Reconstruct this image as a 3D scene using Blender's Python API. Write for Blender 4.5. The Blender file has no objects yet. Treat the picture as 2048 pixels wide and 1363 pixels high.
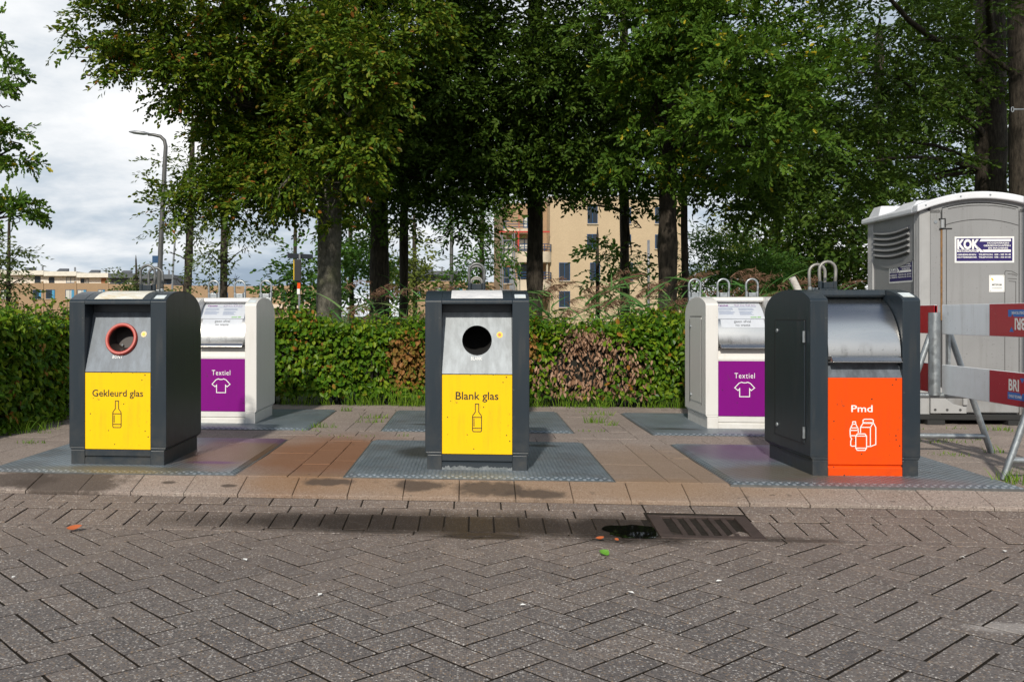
import bpy, math, random
import numpy as np
SC = bpy.context.scene
RAD = math.radians
# ---------------------------------------------------------------- camera, sky, sun, exposure
FPX, VX, HY, CH, YAW = 1850.0, 945.0, 630.0, 1.05, 5.2      # focal length in photo pixels, vanishing point, horizon, eye height, yaw
XP = VX - FPX*math.tan(RAD(YAW))
cam = bpy.data.cameras.new("camera"); camo = bpy.data.objects.new("camera", cam); SC.collection.objects.link(camo)
cam.sensor_width = 36.0; cam.lens = FPX/2048*36.0
cam.shift_x = (1024-XP)/2048; cam.shift_y = -(681.5-HY)/2048
cam.clip_start = 0.05; cam.clip_end = 3000
camo.location = (0, 0, CH); camo.rotation_euler = (RAD(90), 0, RAD(YAW))
SC.camera = camo
SUN_EL, SUN_AZ = 34.0, 10.0          # sun behind the camera, a little to its left
world = bpy.data.worlds.new("World"); SC.world = world; world.use_nodes = True
sun = bpy.data.lights.new("sun", 'SUN'); sun.energy = 3.9; sun.angle = RAD(2.0); sun.color = (1.0, .93, .82)
suno = bpy.data.objects.new("sun", sun); SC.collection.objects.link(suno)
suno.rotation_euler = (RAD(90-SUN_EL), 0, RAD(-SUN_AZ)); suno.location = (-6, -20, 14)
SC.view_settings.view_transform = 'Standard'; SC.view_settings.look = 'None'
SC.view_settings.exposure = 0.0; SC.view_settings.gamma = 1.0
try:
    SC.cycles.max_bounces = 6; SC.cycles.transparent_max_bounces = 4
except Exception: pass

def build_world():
    nt = world.node_tree; N = nt.nodes; L = nt.links
    for n in list(N): N.remove(n)
    out = N.new('ShaderNodeOutputWorld'); bg = N.new('ShaderNodeBackground')
    sky = N.new('ShaderNodeTexSky'); sky.sky_type = 'NISHITA'; sky.sun_disc = False
    sky.sun_elevation = RAD(SUN_EL); sky.sun_rotation = RAD(180+SUN_AZ)
    tc = N.new('ShaderNodeTexCoord'); sep = N.new('ShaderNodeSeparateXYZ'); L.new(tc.outputs['Generated'], sep.inputs[0])
    def m(op, a, b=None, c=None):
        n = N.new('ShaderNodeMath'); n.operation = op
        for i, v in enumerate((a, b, c)):
            if v is None: continue
            if isinstance(v, (int, float)): n.inputs[i].default_value = v
            else: L.new(v, n.inputs[i])
        return n.outputs[0]
    zz = m('MAXIMUM', sep.outputs['Z'], 0.0)
    den = m('ADD', zz, .22)
    comb = N.new('ShaderNodeCombineXYZ')
    L.new(m('DIVIDE', sep.outputs['X'], den), comb.inputs[0]); L.new(m('DIVIDE', sep.outputs['Y'], den), comb.inputs[1])
    L.new(m('MULTIPLY', zz, 2.2), comb.inputs[2])
    def noise(scale, det, rough, off):
        mp = N.new('ShaderNodeMapping'); mp.inputs['Location'].default_value = off; L.new(comb.outputs[0], mp.inputs[0])
        n = N.new('ShaderNodeTexNoise'); n.inputs['Scale'].default_value = scale; n.inputs['Detail'].default_value = det
        n.inputs['Roughness'].default_value = rough; L.new(mp.outputs[0], n.inputs['Vector']); return n.outputs['Fac']
    def ramp(f, stops):
        r = N.new('ShaderNodeValToRGB'); e = r.color_ramp.elements
        while len(e) < len(stops): e.new(.5)
        for k, (p, c) in enumerate(stops): e[k].position = p; e[k].color = (*c, 1)
        L.new(f, r.inputs[0]); return r.outputs[0]
    n1 = noise(.95, 8, .60, (2.2, 13.4, 4.1)); n2 = noise(.55, 5, .55, (16.4, 3.2, 4.8))
    shade = m('ADD', m('MULTIPLY', n1, .60), m('MULTIPLY', n2, .40))
    cloud = ramp(shade, [(.38, (.36, .45, .56)), (.45, (.56, .645, .735)), (.505, (.84, .88, .92)), (.575, (1.10, 1.10, 1.10))])
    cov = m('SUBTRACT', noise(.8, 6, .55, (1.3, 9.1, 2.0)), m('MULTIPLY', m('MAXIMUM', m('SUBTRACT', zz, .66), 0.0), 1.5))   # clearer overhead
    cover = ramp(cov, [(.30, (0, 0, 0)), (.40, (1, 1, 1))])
    bk = m('MULTIPLY', m('GREATER_THAN', m('MULTIPLY', sep.outputs['Y'], -1.0), 0.0), m('MAXIMUM', m('SUBTRACT', 1.0, m('MULTIPLY', zz, 2.6)), 0.0))   # low sky behind the viewer, darkened to shape the drum reflections
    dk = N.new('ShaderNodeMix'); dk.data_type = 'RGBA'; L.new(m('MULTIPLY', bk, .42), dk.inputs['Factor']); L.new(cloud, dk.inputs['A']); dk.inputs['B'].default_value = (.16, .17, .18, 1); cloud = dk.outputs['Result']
    sk = N.new('ShaderNodeVectorMath'); sk.operation = 'SCALE'; sk.inputs['Scale'].default_value = .075; L.new(sky.outputs[0], sk.inputs[0])
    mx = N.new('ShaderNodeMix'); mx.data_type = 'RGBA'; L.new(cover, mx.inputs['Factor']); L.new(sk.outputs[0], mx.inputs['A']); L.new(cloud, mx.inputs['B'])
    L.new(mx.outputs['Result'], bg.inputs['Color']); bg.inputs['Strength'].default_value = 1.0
    L.new(bg.outputs[0], out.inputs[0])
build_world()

# ---------------------------------------------------------------- helpers
_r = np.array([math.cos(RAD(YAW)), math.sin(RAD(YAW)), 0]); _d = np.array([-math.sin(RAD(YAW)), math.cos(RAD(YAW)), 0])
def at(px, py, dep):
    """world point seen at photo pixel (px, py) at depth dep"""
    return (px-XP)*dep/FPX*_r + dep*_d + np.array([0, 0, CH-(py-HY)*dep/FPX])
def atY(px, py, Y):
    v = (px-XP)/FPX*_r + _d; s = Y/v[1]
    return v*s + np.array([0, 0, CH-(py-HY)*s/FPX])

class MB:
    """collects shapes into ONE mesh object"""
    def __init__(s): s.v = []; s.f = []
    def add(s, vs, fs):
        o = len(s.v); s.v += [tuple(map(float, p)) for p in vs]; s.f += [tuple(i+o for i in f) for f in fs]; return s
    def hexa(s, p):       # 8 points: bottom ring (4, counter-clockwise seen from above), top ring
        return s.add(p, [(3, 2, 1, 0), (4, 5, 6, 7), (0, 1, 5, 4), (1, 2, 6, 5), (2, 3, 7, 6), (3, 0, 4, 7)])
    def box(s, x0, x1, y0, y1, z0, z1):
        return s.hexa([(x0, y0, z0), (x1, y0, z0), (x1, y1, z0), (x0, y1, z0), (x0, y0, z1), (x1, y0, z1), (x1, y1, z1), (x0, y1, z1)])
    def frustum(s, a, za, b, zb):    # a, b = (x0,x1,y0,y1)
        return s.hexa([(a[0], a[2], za), (a[1], a[2], za), (a[1], a[3], za), (a[0], a[3], za), (b[0], b[2], zb), (b[1], b[2], zb), (b[1], b[3], zb), (b[0], b[3], zb)])
    def prism(s, prof, x0, x1):      # closed (y,z) outline swept along x
        n = len(prof)
        area = sum(prof[i][0]*prof[(i+1) % n][1]-prof[(i+1) % n][0]*prof[i][1] for i in range(n))
        if area < 0: prof = prof[::-1]
        vs = [(x0, y, z) for y, z in prof]+[(x1, y, z) for y, z in prof]
        fs = [tuple(range(n))[::-1], tuple(range(n, 2*n))]+[(i, (i+1) % n, n+(i+1) % n, n+i) for i in range(n)]
        return s.add(vs, fs)
    def prism_y(s, prof, y0, y1):    # closed (x,z) outline swept along y
        n = len(prof)
        area = sum(prof[i][0]*prof[(i+1) % n][1]-prof[(i+1) % n][0]*prof[i][1] for i in range(n))
        if area < 0: prof = prof[::-1]
        vs = [(x, y0, z) for x, z in prof]+[(x, y1, z) for x, z in prof]
        fs = [tuple(range(n)), tuple(range(n, 2*n))[::-1]]+[((i+1) % n, i, n+i, n+(i+1) % n) for i in range(n)]
        return s.add(vs, fs)
    def tube(s, pts, r, seg=12, cap=True):
        pts = [np.array(p, float) for p in pts]; n = len(pts); rs = r if isinstance(r, (list, tuple, np.ndarray)) else [r]*n
        up = None; base = len(s.v)
        for i in range(n):
            t = pts[min(i+1, n-1)]-pts[max(i-1, 0)]; t = t/(np.linalg.norm(t)+1e-9)
            if up is None:
                a = np.array([0, 0, 1.]) if abs(t[2]) < .9 else np.array([1., 0, 0]); up = np.cross(t, np.cross(a, t))
            up = up-t*np.dot(up, t); up /= np.linalg.norm(up)+1e-9; w = np.cross(t, up)
            for k in range(seg):
                an = 2*math.pi*k/seg; s.v.append(tuple(pts[i]+rs[i]*(math.cos(an)*up+math.sin(an)*w)))
        for i in range(n-1):
            for k in range(seg):
                a = base+i*seg+k; b = base+i*seg+(k+1) % seg; s.f.append((a, b, b+seg, a+seg))
        if cap:
            s.f.append(tuple(base+k for k in range(seg))[::-1]); s.f.append(tuple(base+(n-1)*seg+k for k in range(seg)))
        return s
    def disc(s, c, ax, r, h, seg=20):
        c = np.array(c, float); ax = np.array(ax, float); ax /= np.linalg.norm(ax)
        return s.tube([c, c+ax*h], r, seg)
    def build(s, name, mat, parent=None, smooth=False, bevel=0, loc=None, seg=2):
        me = bpy.data.meshes.new(name); me.from_pydata(s.v, [], s.f); me.update()
        return link(name, me, mat, parent, smooth, bevel, loc, seg)
def link(name, me, mat, parent=None, smooth=False, bevel=0, loc=None, seg=2):
    o = bpy.data.objects.new(name, me); SC.collection.objects.link(o)
    if mat: me.materials.append(mat)
    if parent: o.parent = parent
    if loc is not None: o.location = loc
    if smooth is not False:
        if smooth is True: me.shade_smooth()
        else: me.set_sharp_from_angle(angle=RAD(smooth))
        if smooth is not True:
            for p in me.polygons: p.use_smooth = True
            me.set_sharp_from_angle(angle=RAD(smooth))
    if bevel:
        b = o.modifiers.new("bevel", 'BEVEL'); b.width = bevel; b.segments = seg; b.limit_method = 'ANGLE'; b.angle_limit = RAD(35)
        b.harden_normals = False
    return o
def thing(name, label, cat, loc=(0, 0, 0), rz=0, group=None):
    o = bpy.data.objects.new(name, None); SC.collection.objects.link(o); o.empty_display_size = .1
    o.location = tuple(map(float, loc)); o.rotation_euler = (0, 0, RAD(rz)); return tag(o, label, cat, group)
def tag(o, label=None, cat=None, group=None, kind=None):
    if label: o['label'] = label
    if cat: o['category'] = cat
    if group: o['group'] = group
    if kind: o['kind'] = kind
    return o
def mesh_np(name, V, F, mat, parent=None, smooth=False):
    """V (n,3) float array, F list of (m,k) int arrays"""
    me = bpy.data.meshes.new(name); V = np.asarray(V, np.float32)
    me.vertices.add(len(V)); me.vertices.foreach_set('co', V.ravel())
    li = np.concatenate([f.ravel() for f in F]).astype(np.int32); tot = np.concatenate([np.full(len(f), f.shape[1]) for f in F]).astype(np.int32)
    st = np.concatenate([[0], np.cumsum(tot)[:-1]]).astype(np.int32)
    me.loops.add(len(li)); me.loops.foreach_set('vertex_index', li)
    me.polygons.add(len(tot)); me.polygons.foreach_set('loop_start', st); me.polygons.foreach_set('loop_total', tot)
    me.update(calc_edges=True)
    if smooth: me.shade_smooth()
    else: me.shade_flat()
    return link(name, me, mat, parent)

# text and line art, flat shapes in a (u,v) plane
def text2d(body, w=None, h=None, bold=0.0, shear=0.0, space=1.0):
    cu = bpy.data.curves.new("t", 'FONT'); cu.body = body; cu.size = 1; cu.offset = bold; cu.shear = shear; cu.align_x = 'CENTER'
    cu.space_character = space; cu.resolution_u = 3; cu.fill_mode = 'FRONT' if hasattr(cu, 'fill_mode') else cu.fill_mode
    o = bpy.data.objects.new("t", cu); SC.collection.objects.link(o)
    dg = bpy.context.evaluated_depsgraph_get(); me = bpy.data.meshes.new_from_object(o.evaluated_get(dg))
    v = np.array([p.co[:2] for p in me.vertices]); f = [tuple(p.vertices) for p in me.polygons]
    bpy.data.objects.remove(o); bpy.data.curves.remove(cu); bpy.data.meshes.remove(me)
    lo, hi = v.min(0), v.max(0); c = (lo+hi)/2; sz = hi-lo
    if w and h: k = np.array([w/sz[0], h/sz[1]])
    elif w: k = np.array([w/sz[0]]*2)
    else: k = np.array([h/sz[1]]*2)
    v = (v-c)*k
    fs = []
    for q in f:
        a = 0
        for i in range(len(q)):
            p0, p1 = v[q[i]], v[q[(i+1) % len(q)]]; a += p0[0]*p1[1]-p1[0]*p0[1]
        fs.append(q if a > 0 else q[::-1])
    return v, fs
def stroke2d(lines, w):
    """polylines -> flat strokes of width w. lines: list of (points, closed)"""
    V, Fc = [], []
    for pts, closed in lines:
        p = np.array(pts, float); n = len(p); o = len(V)
        for i in range(n):
            a = p[(i-1) % n] if (closed or i > 0) else p[i]; b = p[(i+1) % n] if (closed or i < n-1) else p[i]
            d1 = p[i]-a; d2 = b-p[i]
            l1, l2 = np.linalg.norm(d1), np.linalg.norm(d2)
            d1 = d1/l1 if l1 > 1e-9 else d2/l2; d2 = d2/l2 if l2 > 1e-9 else d1
            n1 = np.array([-d1[1], d1[0]]); n2 = np.array([-d2[1], d2[0]]); m = n1+n2; m = m/(np.linalg.norm(m)+1e-9)
            k = w/2/max(.35, np.dot(m, n1)); V.append(p[i]-m*k); V.append(p[i]+m*k)
        for i in range(n if closed else n-1):
            j = (i+1) % n; Fc.append((o+2*i, o+2*j, o+2*j+1, o+2*i+1))
    return np.array(V), Fc
def rect2d(x0, x1, y0, y1): return np.array([(x0, y0), (x1, y0), (x1, y1), (x0, y1)]), [(0, 1, 2, 3)]
def disc2d(cx, cy, r, n=24): return np.array([(cx+r*math.cos(2*math.pi*i/n), cy+r*math.sin(2*math.pi*i/n)) for i in range(n)]), [tuple(range(n))]
def poly2d(pts):
    a = sum(pts[i][0]*pts[(i+1) % len(pts)][1]-pts[(i+1) % len(pts)][0]*pts[i][1] for i in range(len(pts)))
    return np.array(pts if a > 0 else pts[::-1], float), [tuple(range(len(pts)))]
def decal(name, shapes, fn, mat, parent, off=(0, 0)):
    """flat shapes laid on a surface by fn(u,v) -> (x,y,z)"""
    m = MB()
    for (v, f) in shapes: m.add([fn(a+off[0], b+off[1]) for a, b in v], f)
    return m.build(name, mat, parent)
def sh(shape, du, dv): return shape[0]+np.array([du, dv]), shape[1]

# ---------------------------------------------------------------- materials
class NT:
    def __init__(s, name):
        s.m = bpy.data.materials.new(name); s.m.use_nodes = True; s.t = s.m.node_tree; s.N = s.t.nodes; s.L = s.t.links
        s.b = s.N['Principled BSDF']; s.out = s.N['Material Output']
    def inp(s, sock, v):
        if isinstance(v, (int, float)): sock.default_value = v
        elif isinstance(v, tuple): sock.default_value = (*v, 1) if (len(v) == 3 and sock.type == 'RGBA') else v
        else: s.L.new(v, sock)
    def math(s, op, a, b=None, c=None, clamp=False):
        n = s.N.new('ShaderNodeMath'); n.operation = op; n.use_clamp = clamp
        for i, v in enumerate((a, b, c)):
            if v is not None: s.inp(n.inputs[i], v)
        return n.outputs[0]
    def pos(s, obj=False):
        if obj: return s.N.new('ShaderNodeTexCoord').outputs['Object']
        return s.N.new('ShaderNodeNewGeometry').outputs['Position']
    def island(s): return s.N.new('ShaderNodeNewGeometry').outputs['Random Per Island']
    def map(s, vec, scale=(1, 1, 1), loc=(0, 0, 0), rot=(0, 0, 0)):
        n = s.N.new('ShaderNodeMapping'); s.L.new(vec, n.inputs[0]); n.inputs['Scale'].default_value = scale
        n.inputs['Location'].default_value = loc; n.inputs['Rotation'].default_value = rot; return n.outputs[0]
    def noise(s, vec, scale, det=3, rough=.55, col=False):
        n = s.N.new('ShaderNodeTexNoise'); s.L.new(vec, n.inputs['Vector']); n.inputs['Scale'].default_value = scale
        n.inputs['Detail'].default_value = det; n.inputs['Roughness'].default_value = rough; return n.outputs['Color' if col else 'Fac']
    def voro(s, vec, scale, out='Color', rnd=1.0):
        n = s.N.new('ShaderNodeTexVoronoi'); s.L.new(vec, n.inputs['Vector']); n.inputs['Scale'].default_value = scale
        n.inputs['Randomness'].default_value = rnd; return n.outputs[out]
    def ramp(s, f, stops, interp='LINEAR'):
        r = s.N.new('ShaderNodeValToRGB'); e = r.color_ramp.elements; r.color_ramp.interpolation = interp
        while len(e) < len(stops): e.new(.5)
        for k, (p, c) in enumerate(stops):
            e[k].position = p; e[k].color = (*c, 1) if isinstance(c, tuple) else (c, c, c, 1)
        s.L.new(f, r.inputs[0]); return r.outputs[0]
    def mix(s, f, a, b, mode='MIX'):
        n = s.N.new('ShaderNodeMix'); n.data_type = 'RGBA'; n.blend_type = mode
        s.inp(n.inputs['Factor'], f); s.inp(n.inputs['A'], a); s.inp(n.inputs['B'], b); return n.outputs['Result']
    def sepx(s, v):
        n = s.N.new('ShaderNodeSeparateXYZ'); s.L.new(v, n.inputs[0]); return n.outputs
    def ell(s, vec, c, r, edge=.35, wob=.5, ns=6.0):
        """soft-edged blotch at c with radii r"""
        a = s.map(vec, (1/r[0], 1/r[1], 0), (-c[0]/r[0], -c[1]/r[1], 0))
        n = s.N.new('ShaderNodeVectorMath'); n.operation = 'LENGTH'; s.L.new(a, n.inputs[0])
        q = s.math('ADD', n.outputs['Value'], s.math('MULTIPLY', s.math('SUBTRACT', s.noise(vec, ns, 4), .5), wob*2))
        mr = s.N.new('ShaderNodeMapRange'); mr.interpolation_type = 'SMOOTHSTEP'; s.L.new(q, mr.inputs[0])
        mr.inputs[1].default_value = 1+edge/2; mr.inputs[2].default_value = 1-edge/2; return mr.outputs[0]
    def bump(s, h, strength=.3, dist=.01, normal=None):
        n = s.N.new('ShaderNodeBump'); n.inputs['Strength'].default_value = strength; n.inputs['Distance'].default_value = dist
        s.L.new(h, n.inputs['Height'])
        if normal is not None: s.L.new(normal, n.inputs['Normal'])
        s.L.new(n.outputs[0], s.b.inputs['Normal']); return n.outputs[0]
    def set(s, col=None, rough=None, metal=None, spec=None, **k):
        if col is not None: s.inp(s.b.inputs['Base Color'], col)
        if rough is not None: s.inp(s.b.inputs['Roughness'], rough)
        if metal is not None: s.inp(s.b.inputs['Metallic'], metal)
        if spec is not None: s.inp(s.b.inputs['Specular IOR Level'], spec)
        for kk, v in k.items(): s.inp(s.b.inputs[kk], v)
        return s.m

def plain(name, col, rough=.5, metal=0, var=.12, scale=8, bump=0, spec=.5):
    n = NT(name); p = n.pos(True); f = n.noise(p, scale, 5, .6)
    d = tuple(c*(1-var) for c in col); l = tuple(min(1, c*(1+var)) for c in col)
    if bump: n.bump(n.noise(p, scale*12, 3), bump, .003)
    return n.set(n.ramp(f, [(.3, d), (.7, l)]), n.math('ADD', rough-.06, n.math('MULTIPLY', f, .12)), metal, spec)
def paint(name, col, rough=.38, dirt=(.10, .085, .06), dirtamt=.35, low=.25, speck=.0, chips=None, spec=.5):
    """powder coat with streaks, splash dirt near the ground, specks and chips"""
    n = NT(name); p = n.pos(True); xyz = n.sepx(p)
    st = n.noise(n.map(p, (14, 14, .9)), 1.6, 5, .6)                 # vertical run marks
    cl = n.noise(p, 3.2, 5, .6)
    f = n.math('MULTIPLY', n.ramp(st, [(.48, 0.), (.75, 1.)]), n.ramp(cl, [(.4, 0.), (.7, 1.)]))
    mr = n.N.new('ShaderNodeMapRange'); n.L.new(xyz['Z'], mr.inputs[0]); mr.inputs[1].default_value = low; mr.inputs[2].default_value = 0.0
    g = n.math('MULTIPLY', mr.outputs[0], n.ramp(n.noise(p, 11, 6, .65), [(.35, 0.), (.7, 1.)]))
    f = n.math('MULTIPLY', n.math('MAXIMUM', f, g), dirtamt)
    c = n.mix(n.math('MULTIPLY', cl, .25), col, tuple(x*.82 for x in col))
    c = n.mix(f, c, dirt)
    if speck:
        vd = n.voro(p, 46, 'Distance'); rnd = n.voro(p, 46, 'Color')
        k = n.math('MULTIPLY', n.math('LESS_THAN', vd, .22), n.math('GREATER_THAN', n.sepx(rnd)['X'], 1-speck))
        c = n.mix(k, c, (.03, .025, .02))
        sc = n.math('MULTIPLY', n.ramp(n.noise(n.map(p, (3, 3, 1), rot=(0, .5, 0)), 16, 6, .75), [(.63, 0.), (.665, 1.)]), n.ramp(n.noise(p, 2.3, 2), [(.46, 0.), (.58, 1.)]))
        c = n.mix(sc, c, (.06, .05, .03))
    if chips:
        ch = n.math('MULTIPLY', n.ramp(n.noise(p, 34, 4, .7), [(.67, 0.), (.70, 1.)]), n.ramp(n.noise(p, 2.1, 2), [(.48, 0.), (.6, 1.)]))
        c = n.mix(ch, c, chips)
    n.bump(n.noise(p, 220, 2), .06, .002)
    return n.set(c, n.math('ADD', rough, n.math('MULTIPLY', f, .4)), 0, spec)

M = {}
M['anthracite'] = paint('anthracite_paint', (.017, .027, .037), .34, (.065, .058, .048), .55, .40, chips=(.16, .17, .17))
def m_worn():
    n = NT('scuffed_kick_plate'); p = n.pos(True); z = n.sepx(p)['Z']
    f = n.math('LESS_THAN', z, n.math('ADD', -.012, n.math('MULTIPLY', n.noise(n.map(p, (1, 1, .3)), 24, 5, .7), .075)))
    c = n.mix(f, (.018, .026, .034), n.ramp(n.noise(p, 40, 4), [(.3, (.10, .115, .12)), (.7, (.20, .215, .22))])); return n.set(c, .5)
M['kickworn'] = m_worn()
M['cream'] = paint('cream_paint', (.70, .688, .66), .34, (.38, .33, .26), .30, .2, chips=(.2, .12, .08))
M['yellow'] = paint('yellow_sheet', (.90, .555, .002), .45, (.42, .22, .02), .45, .2, speck=.07, spec=.25)
M['orange'] = paint('orange_sheet', (.78, .072, .001), .5, (.36, .035, .01), .35, .35, speck=.10, spec=.2)
M['purple'] = paint('purple_sheet', (.20, .0005, .195), .55, (.09, .005, .10), .25, .2, speck=.02, spec=.2)
M['black'] = plain('black_plastic', (.012, .012, .013), .5)
M['ink'] = plain('black_print', (.012, .012, .014), .5, var=.05)
M['white'] = plain('white_print', (.82, .82, .80), .5, var=.06)
M['greyprint'] = plain('grey_print', (.16, .17, .19), .6, var=.1)
M['blueprint'] = plain('blue_print', (.14, .20, .36), .6, var=.1)
M['purpleprint'] = plain('purple_print', (.20, .03, .24), .6, var=.1)
M['greenprint'] = plain('green_print', (.16, .42, .06), .6, var=.1)
M['paper'] = plain('poster_paper', (.52, .55, .60), .35, var=.05)
M['redplastic'] = plain('red_ring', (.42, .055, .04), .45, var=.1, bump=.1)
M['sticker'] = plain('yellow_sticker', (.85, .55, .03), .5)
M['stickerred'] = plain('sticker_centre', (.75, .12, .02), .5)
def m_weathered(name, a, b, c, metal=0., rough=.5):
    n = NT(name); p = n.pos(True)
    f = n.noise(n.map(p, (1, 3, 3)), 14, 6, .7); g = n.noise(p, 5, 4, .6)
    col = n.mix(n.ramp(f, [(.45, 0.), (.62, 1.)]), a, b); col = n.mix(n.ramp(g, [(.55, 0.), (.7, .8)]), col, c)
    return n.set(col, rough, metal)
M['platewhite'] = m_weathered('faded_white_sticker', (.72, .72, .72), (.55, .56, .58), (.60, .60, .62))
M['plateyellow'] = m_weathered('yellowed_white_sticker', (.74, .73, .68), (.62, .56, .40), (.60, .42, .16))
M['label'] = m_weathered('pale_label', (.66, .72, .74), (.50, .56, .60), (.6, .6, .5))
def m_inlet(name, col, metal, rough):
    n = NT(name); p = n.pos(True)
    st = n.noise(n.map(p, (9, 9, .7)), 2.2, 6, .65); fine = n.noise(p, 42, 4, .7)
    c = n.mix(n.ramp(st, [(.40, 0.), (.66, 1.)]), tuple(x*.72 for x in col), tuple(min(1, x*1.22) for x in col))
    sp = n.math('MULTIPLY', n.ramp(n.noise(p, 90, 3, .6), [(.69, 0.), (.71, 1.)]), n.ramp(n.noise(p, 6, 2), [(.48, 0.), (.6, 1.)]))
    c = n.mix(sp, c, (.05, .045, .04))
    n.bump(fine, .12, .002)
    return n.set(c, n.math('ADD', rough, n.math('MULTIPLY', st, .2)), metal)
M['inletgrey'] = m_inlet('blue_grey_inlet', (.125, .145, .17), .35, .42)
M['inletlight'] = m_inlet('light_grey_inlet', (.26, .285, .305), .35, .45)
def m_steel():
    n = NT('brushed_stainless'); p = n.pos(True)
    br = n.noise(n.map(p, (.6, 60, 60)), 8, 4, .6); cl = n.noise(n.map(p, (.5, 3, 3)), 3, 3, .5)
    c = n.ramp(cl, [(.3, (.60, .60, .595)), (.7, (.67, .66, .64))])
    rust = n.math('MULTIPLY', n.ramp(n.noise(p, 60, 3), [(.70, 0.), (.73, 1.)]), n.ramp(n.noise(p, 5, 2), [(.5, 0.), (.6, 1.)]))
    c = n.mix(rust, c, (.22, .10, .04))
    xyz = n.sepx(p); mr = n.N.new('ShaderNodeMapRange'); n.L.new(xyz['Z'], mr.inputs[0]); mr.inputs[1].default_value = .87; mr.inputs[2].default_value = .77
    grime = n.math('MULTIPLY', mr.outputs[0], n.ramp(n.noise(n.map(p, (1, 1, .5)), 8, 5, .6), [(.52, 0.), (.68, .8)]))
    c = n.mix(grime, c, (.07, .06, .05))
    n.bump(br, .05, .001)
    m = n.set(c, n.math('ADD', .24, n.math('MULTIPLY', cl, .06)), 1.0); return m
M['steel'] = m_steel()
def m_galv(name='galvanised_steel', col=(.36, .39, .41), metal=.75, rough=.42):
    n = NT(name); p = n.pos(True); v = n.voro(p, 34, 'Color'); f = n.sepx(v)['X']; g = n.noise(p, 7, 5, .6)
    c = n.mix(f, tuple(x*.92 for x in col), tuple(x*1.06 for x in col)); c = n.mix(n.ramp(g, [(.5, 0.), (.75, .6)]), c, (.20, .20, .19))
    n.bump(n.noise(p, 60, 3), .05, .002)
    return n.set(c, n.math('ADD', rough-.08, n.math('MULTIPLY', f, .16)), metal)
M['galv'] = m_galv(); M['galvdark'] = m_galv('worn_dark_steel', (.16, .165, .165), .55, .45)
def m_tread():
    n = NT('tread_plate_steel'); p = n.pos(); x = n.sepx(p)
    a = n.math('MULTIPLY', n.math('ADD', x['X'], x['Y']), 62.0); b = n.math('MULTIPLY', n.math('SUBTRACT', x['X'], x['Y']), 62.0)
    chk = n.math('MULTIPLY', n.math('SINE', a), n.math('SINE', b))
    tear = n.ramp(n.math('ABSOLUTE', chk), [(.35, 0.), (.60, 1.)])
    g = n.noise(p, 2.3, 6, .65); fine = n.noise(p, 24, 5, .65)
    c = n.mix(n.ramp(g, [(.35, 0.), (.65, 1.)]), (.085, .118, .148), (.19, .235, .27))
    c = n.mix(n.ramp(fine, [(.45, 0.), (.7, .5)]), c, (.11, .13, .14))
    c = n.mix(n.math('MULTIPLY', tear, .8), c, n.mix(.75, c, (.40, .45, .50)))
    met = n.math('ADD', .35, 0.0)
    c = n.mix(n.math('MULTIPLY', n.ramp(n.noise(p, 1.7, 6, .7), [(.50, 0.), (.66, 1.)]), .45), c, (.12, .095, .075))
    # rust and dye stains with shapes of their own
    for cc, rr, col, amt in (((-1.78, 6.9), (.40, .75), (.20, .10, .045), .85), ((-1.72, 7.55), (.34, .20), (.15, .06, .16), .7),
                             ((2.0, 7.2), (.36, .45), (.14, .075, .15), .75), ((2.0, 6.25), (.42, .30), (.17, .13, .075), .7), ((2.55, 6.0), (.5, .14), (.24, .13, .12), .5),
                             ((-2.35, 6.02), (.55, .12), (.20, .17, .10), .7), ((-1.80, 6.35), (.16, .06), (.12, .01, .13), .95), ((-.33, 7.0), (.24, .30), (.035, .035, .03), .85),
                             ((.55, 7.4), (.14, .07), (.05, .05, .05), .8), ((-.35, 8.75), (.25, .06), (.05, .05, .05), .8), ((1.85, 8.6), (.22, .08), (.06, .06, .06), .8)):
        c = n.mix(n.math('MULTIPLY', n.ell(p, cc, rr, .8, .35, 5), amt), c, col)
    n.bump(n.math('ADD', tear, n.math('MULTIPLY', fine, .35)), 1.0, .004)
    return n.set(c, n.math('ADD', .34, n.math('MULTIPLY', g, .2)), met)
M['tread'] = m_tread()
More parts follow.
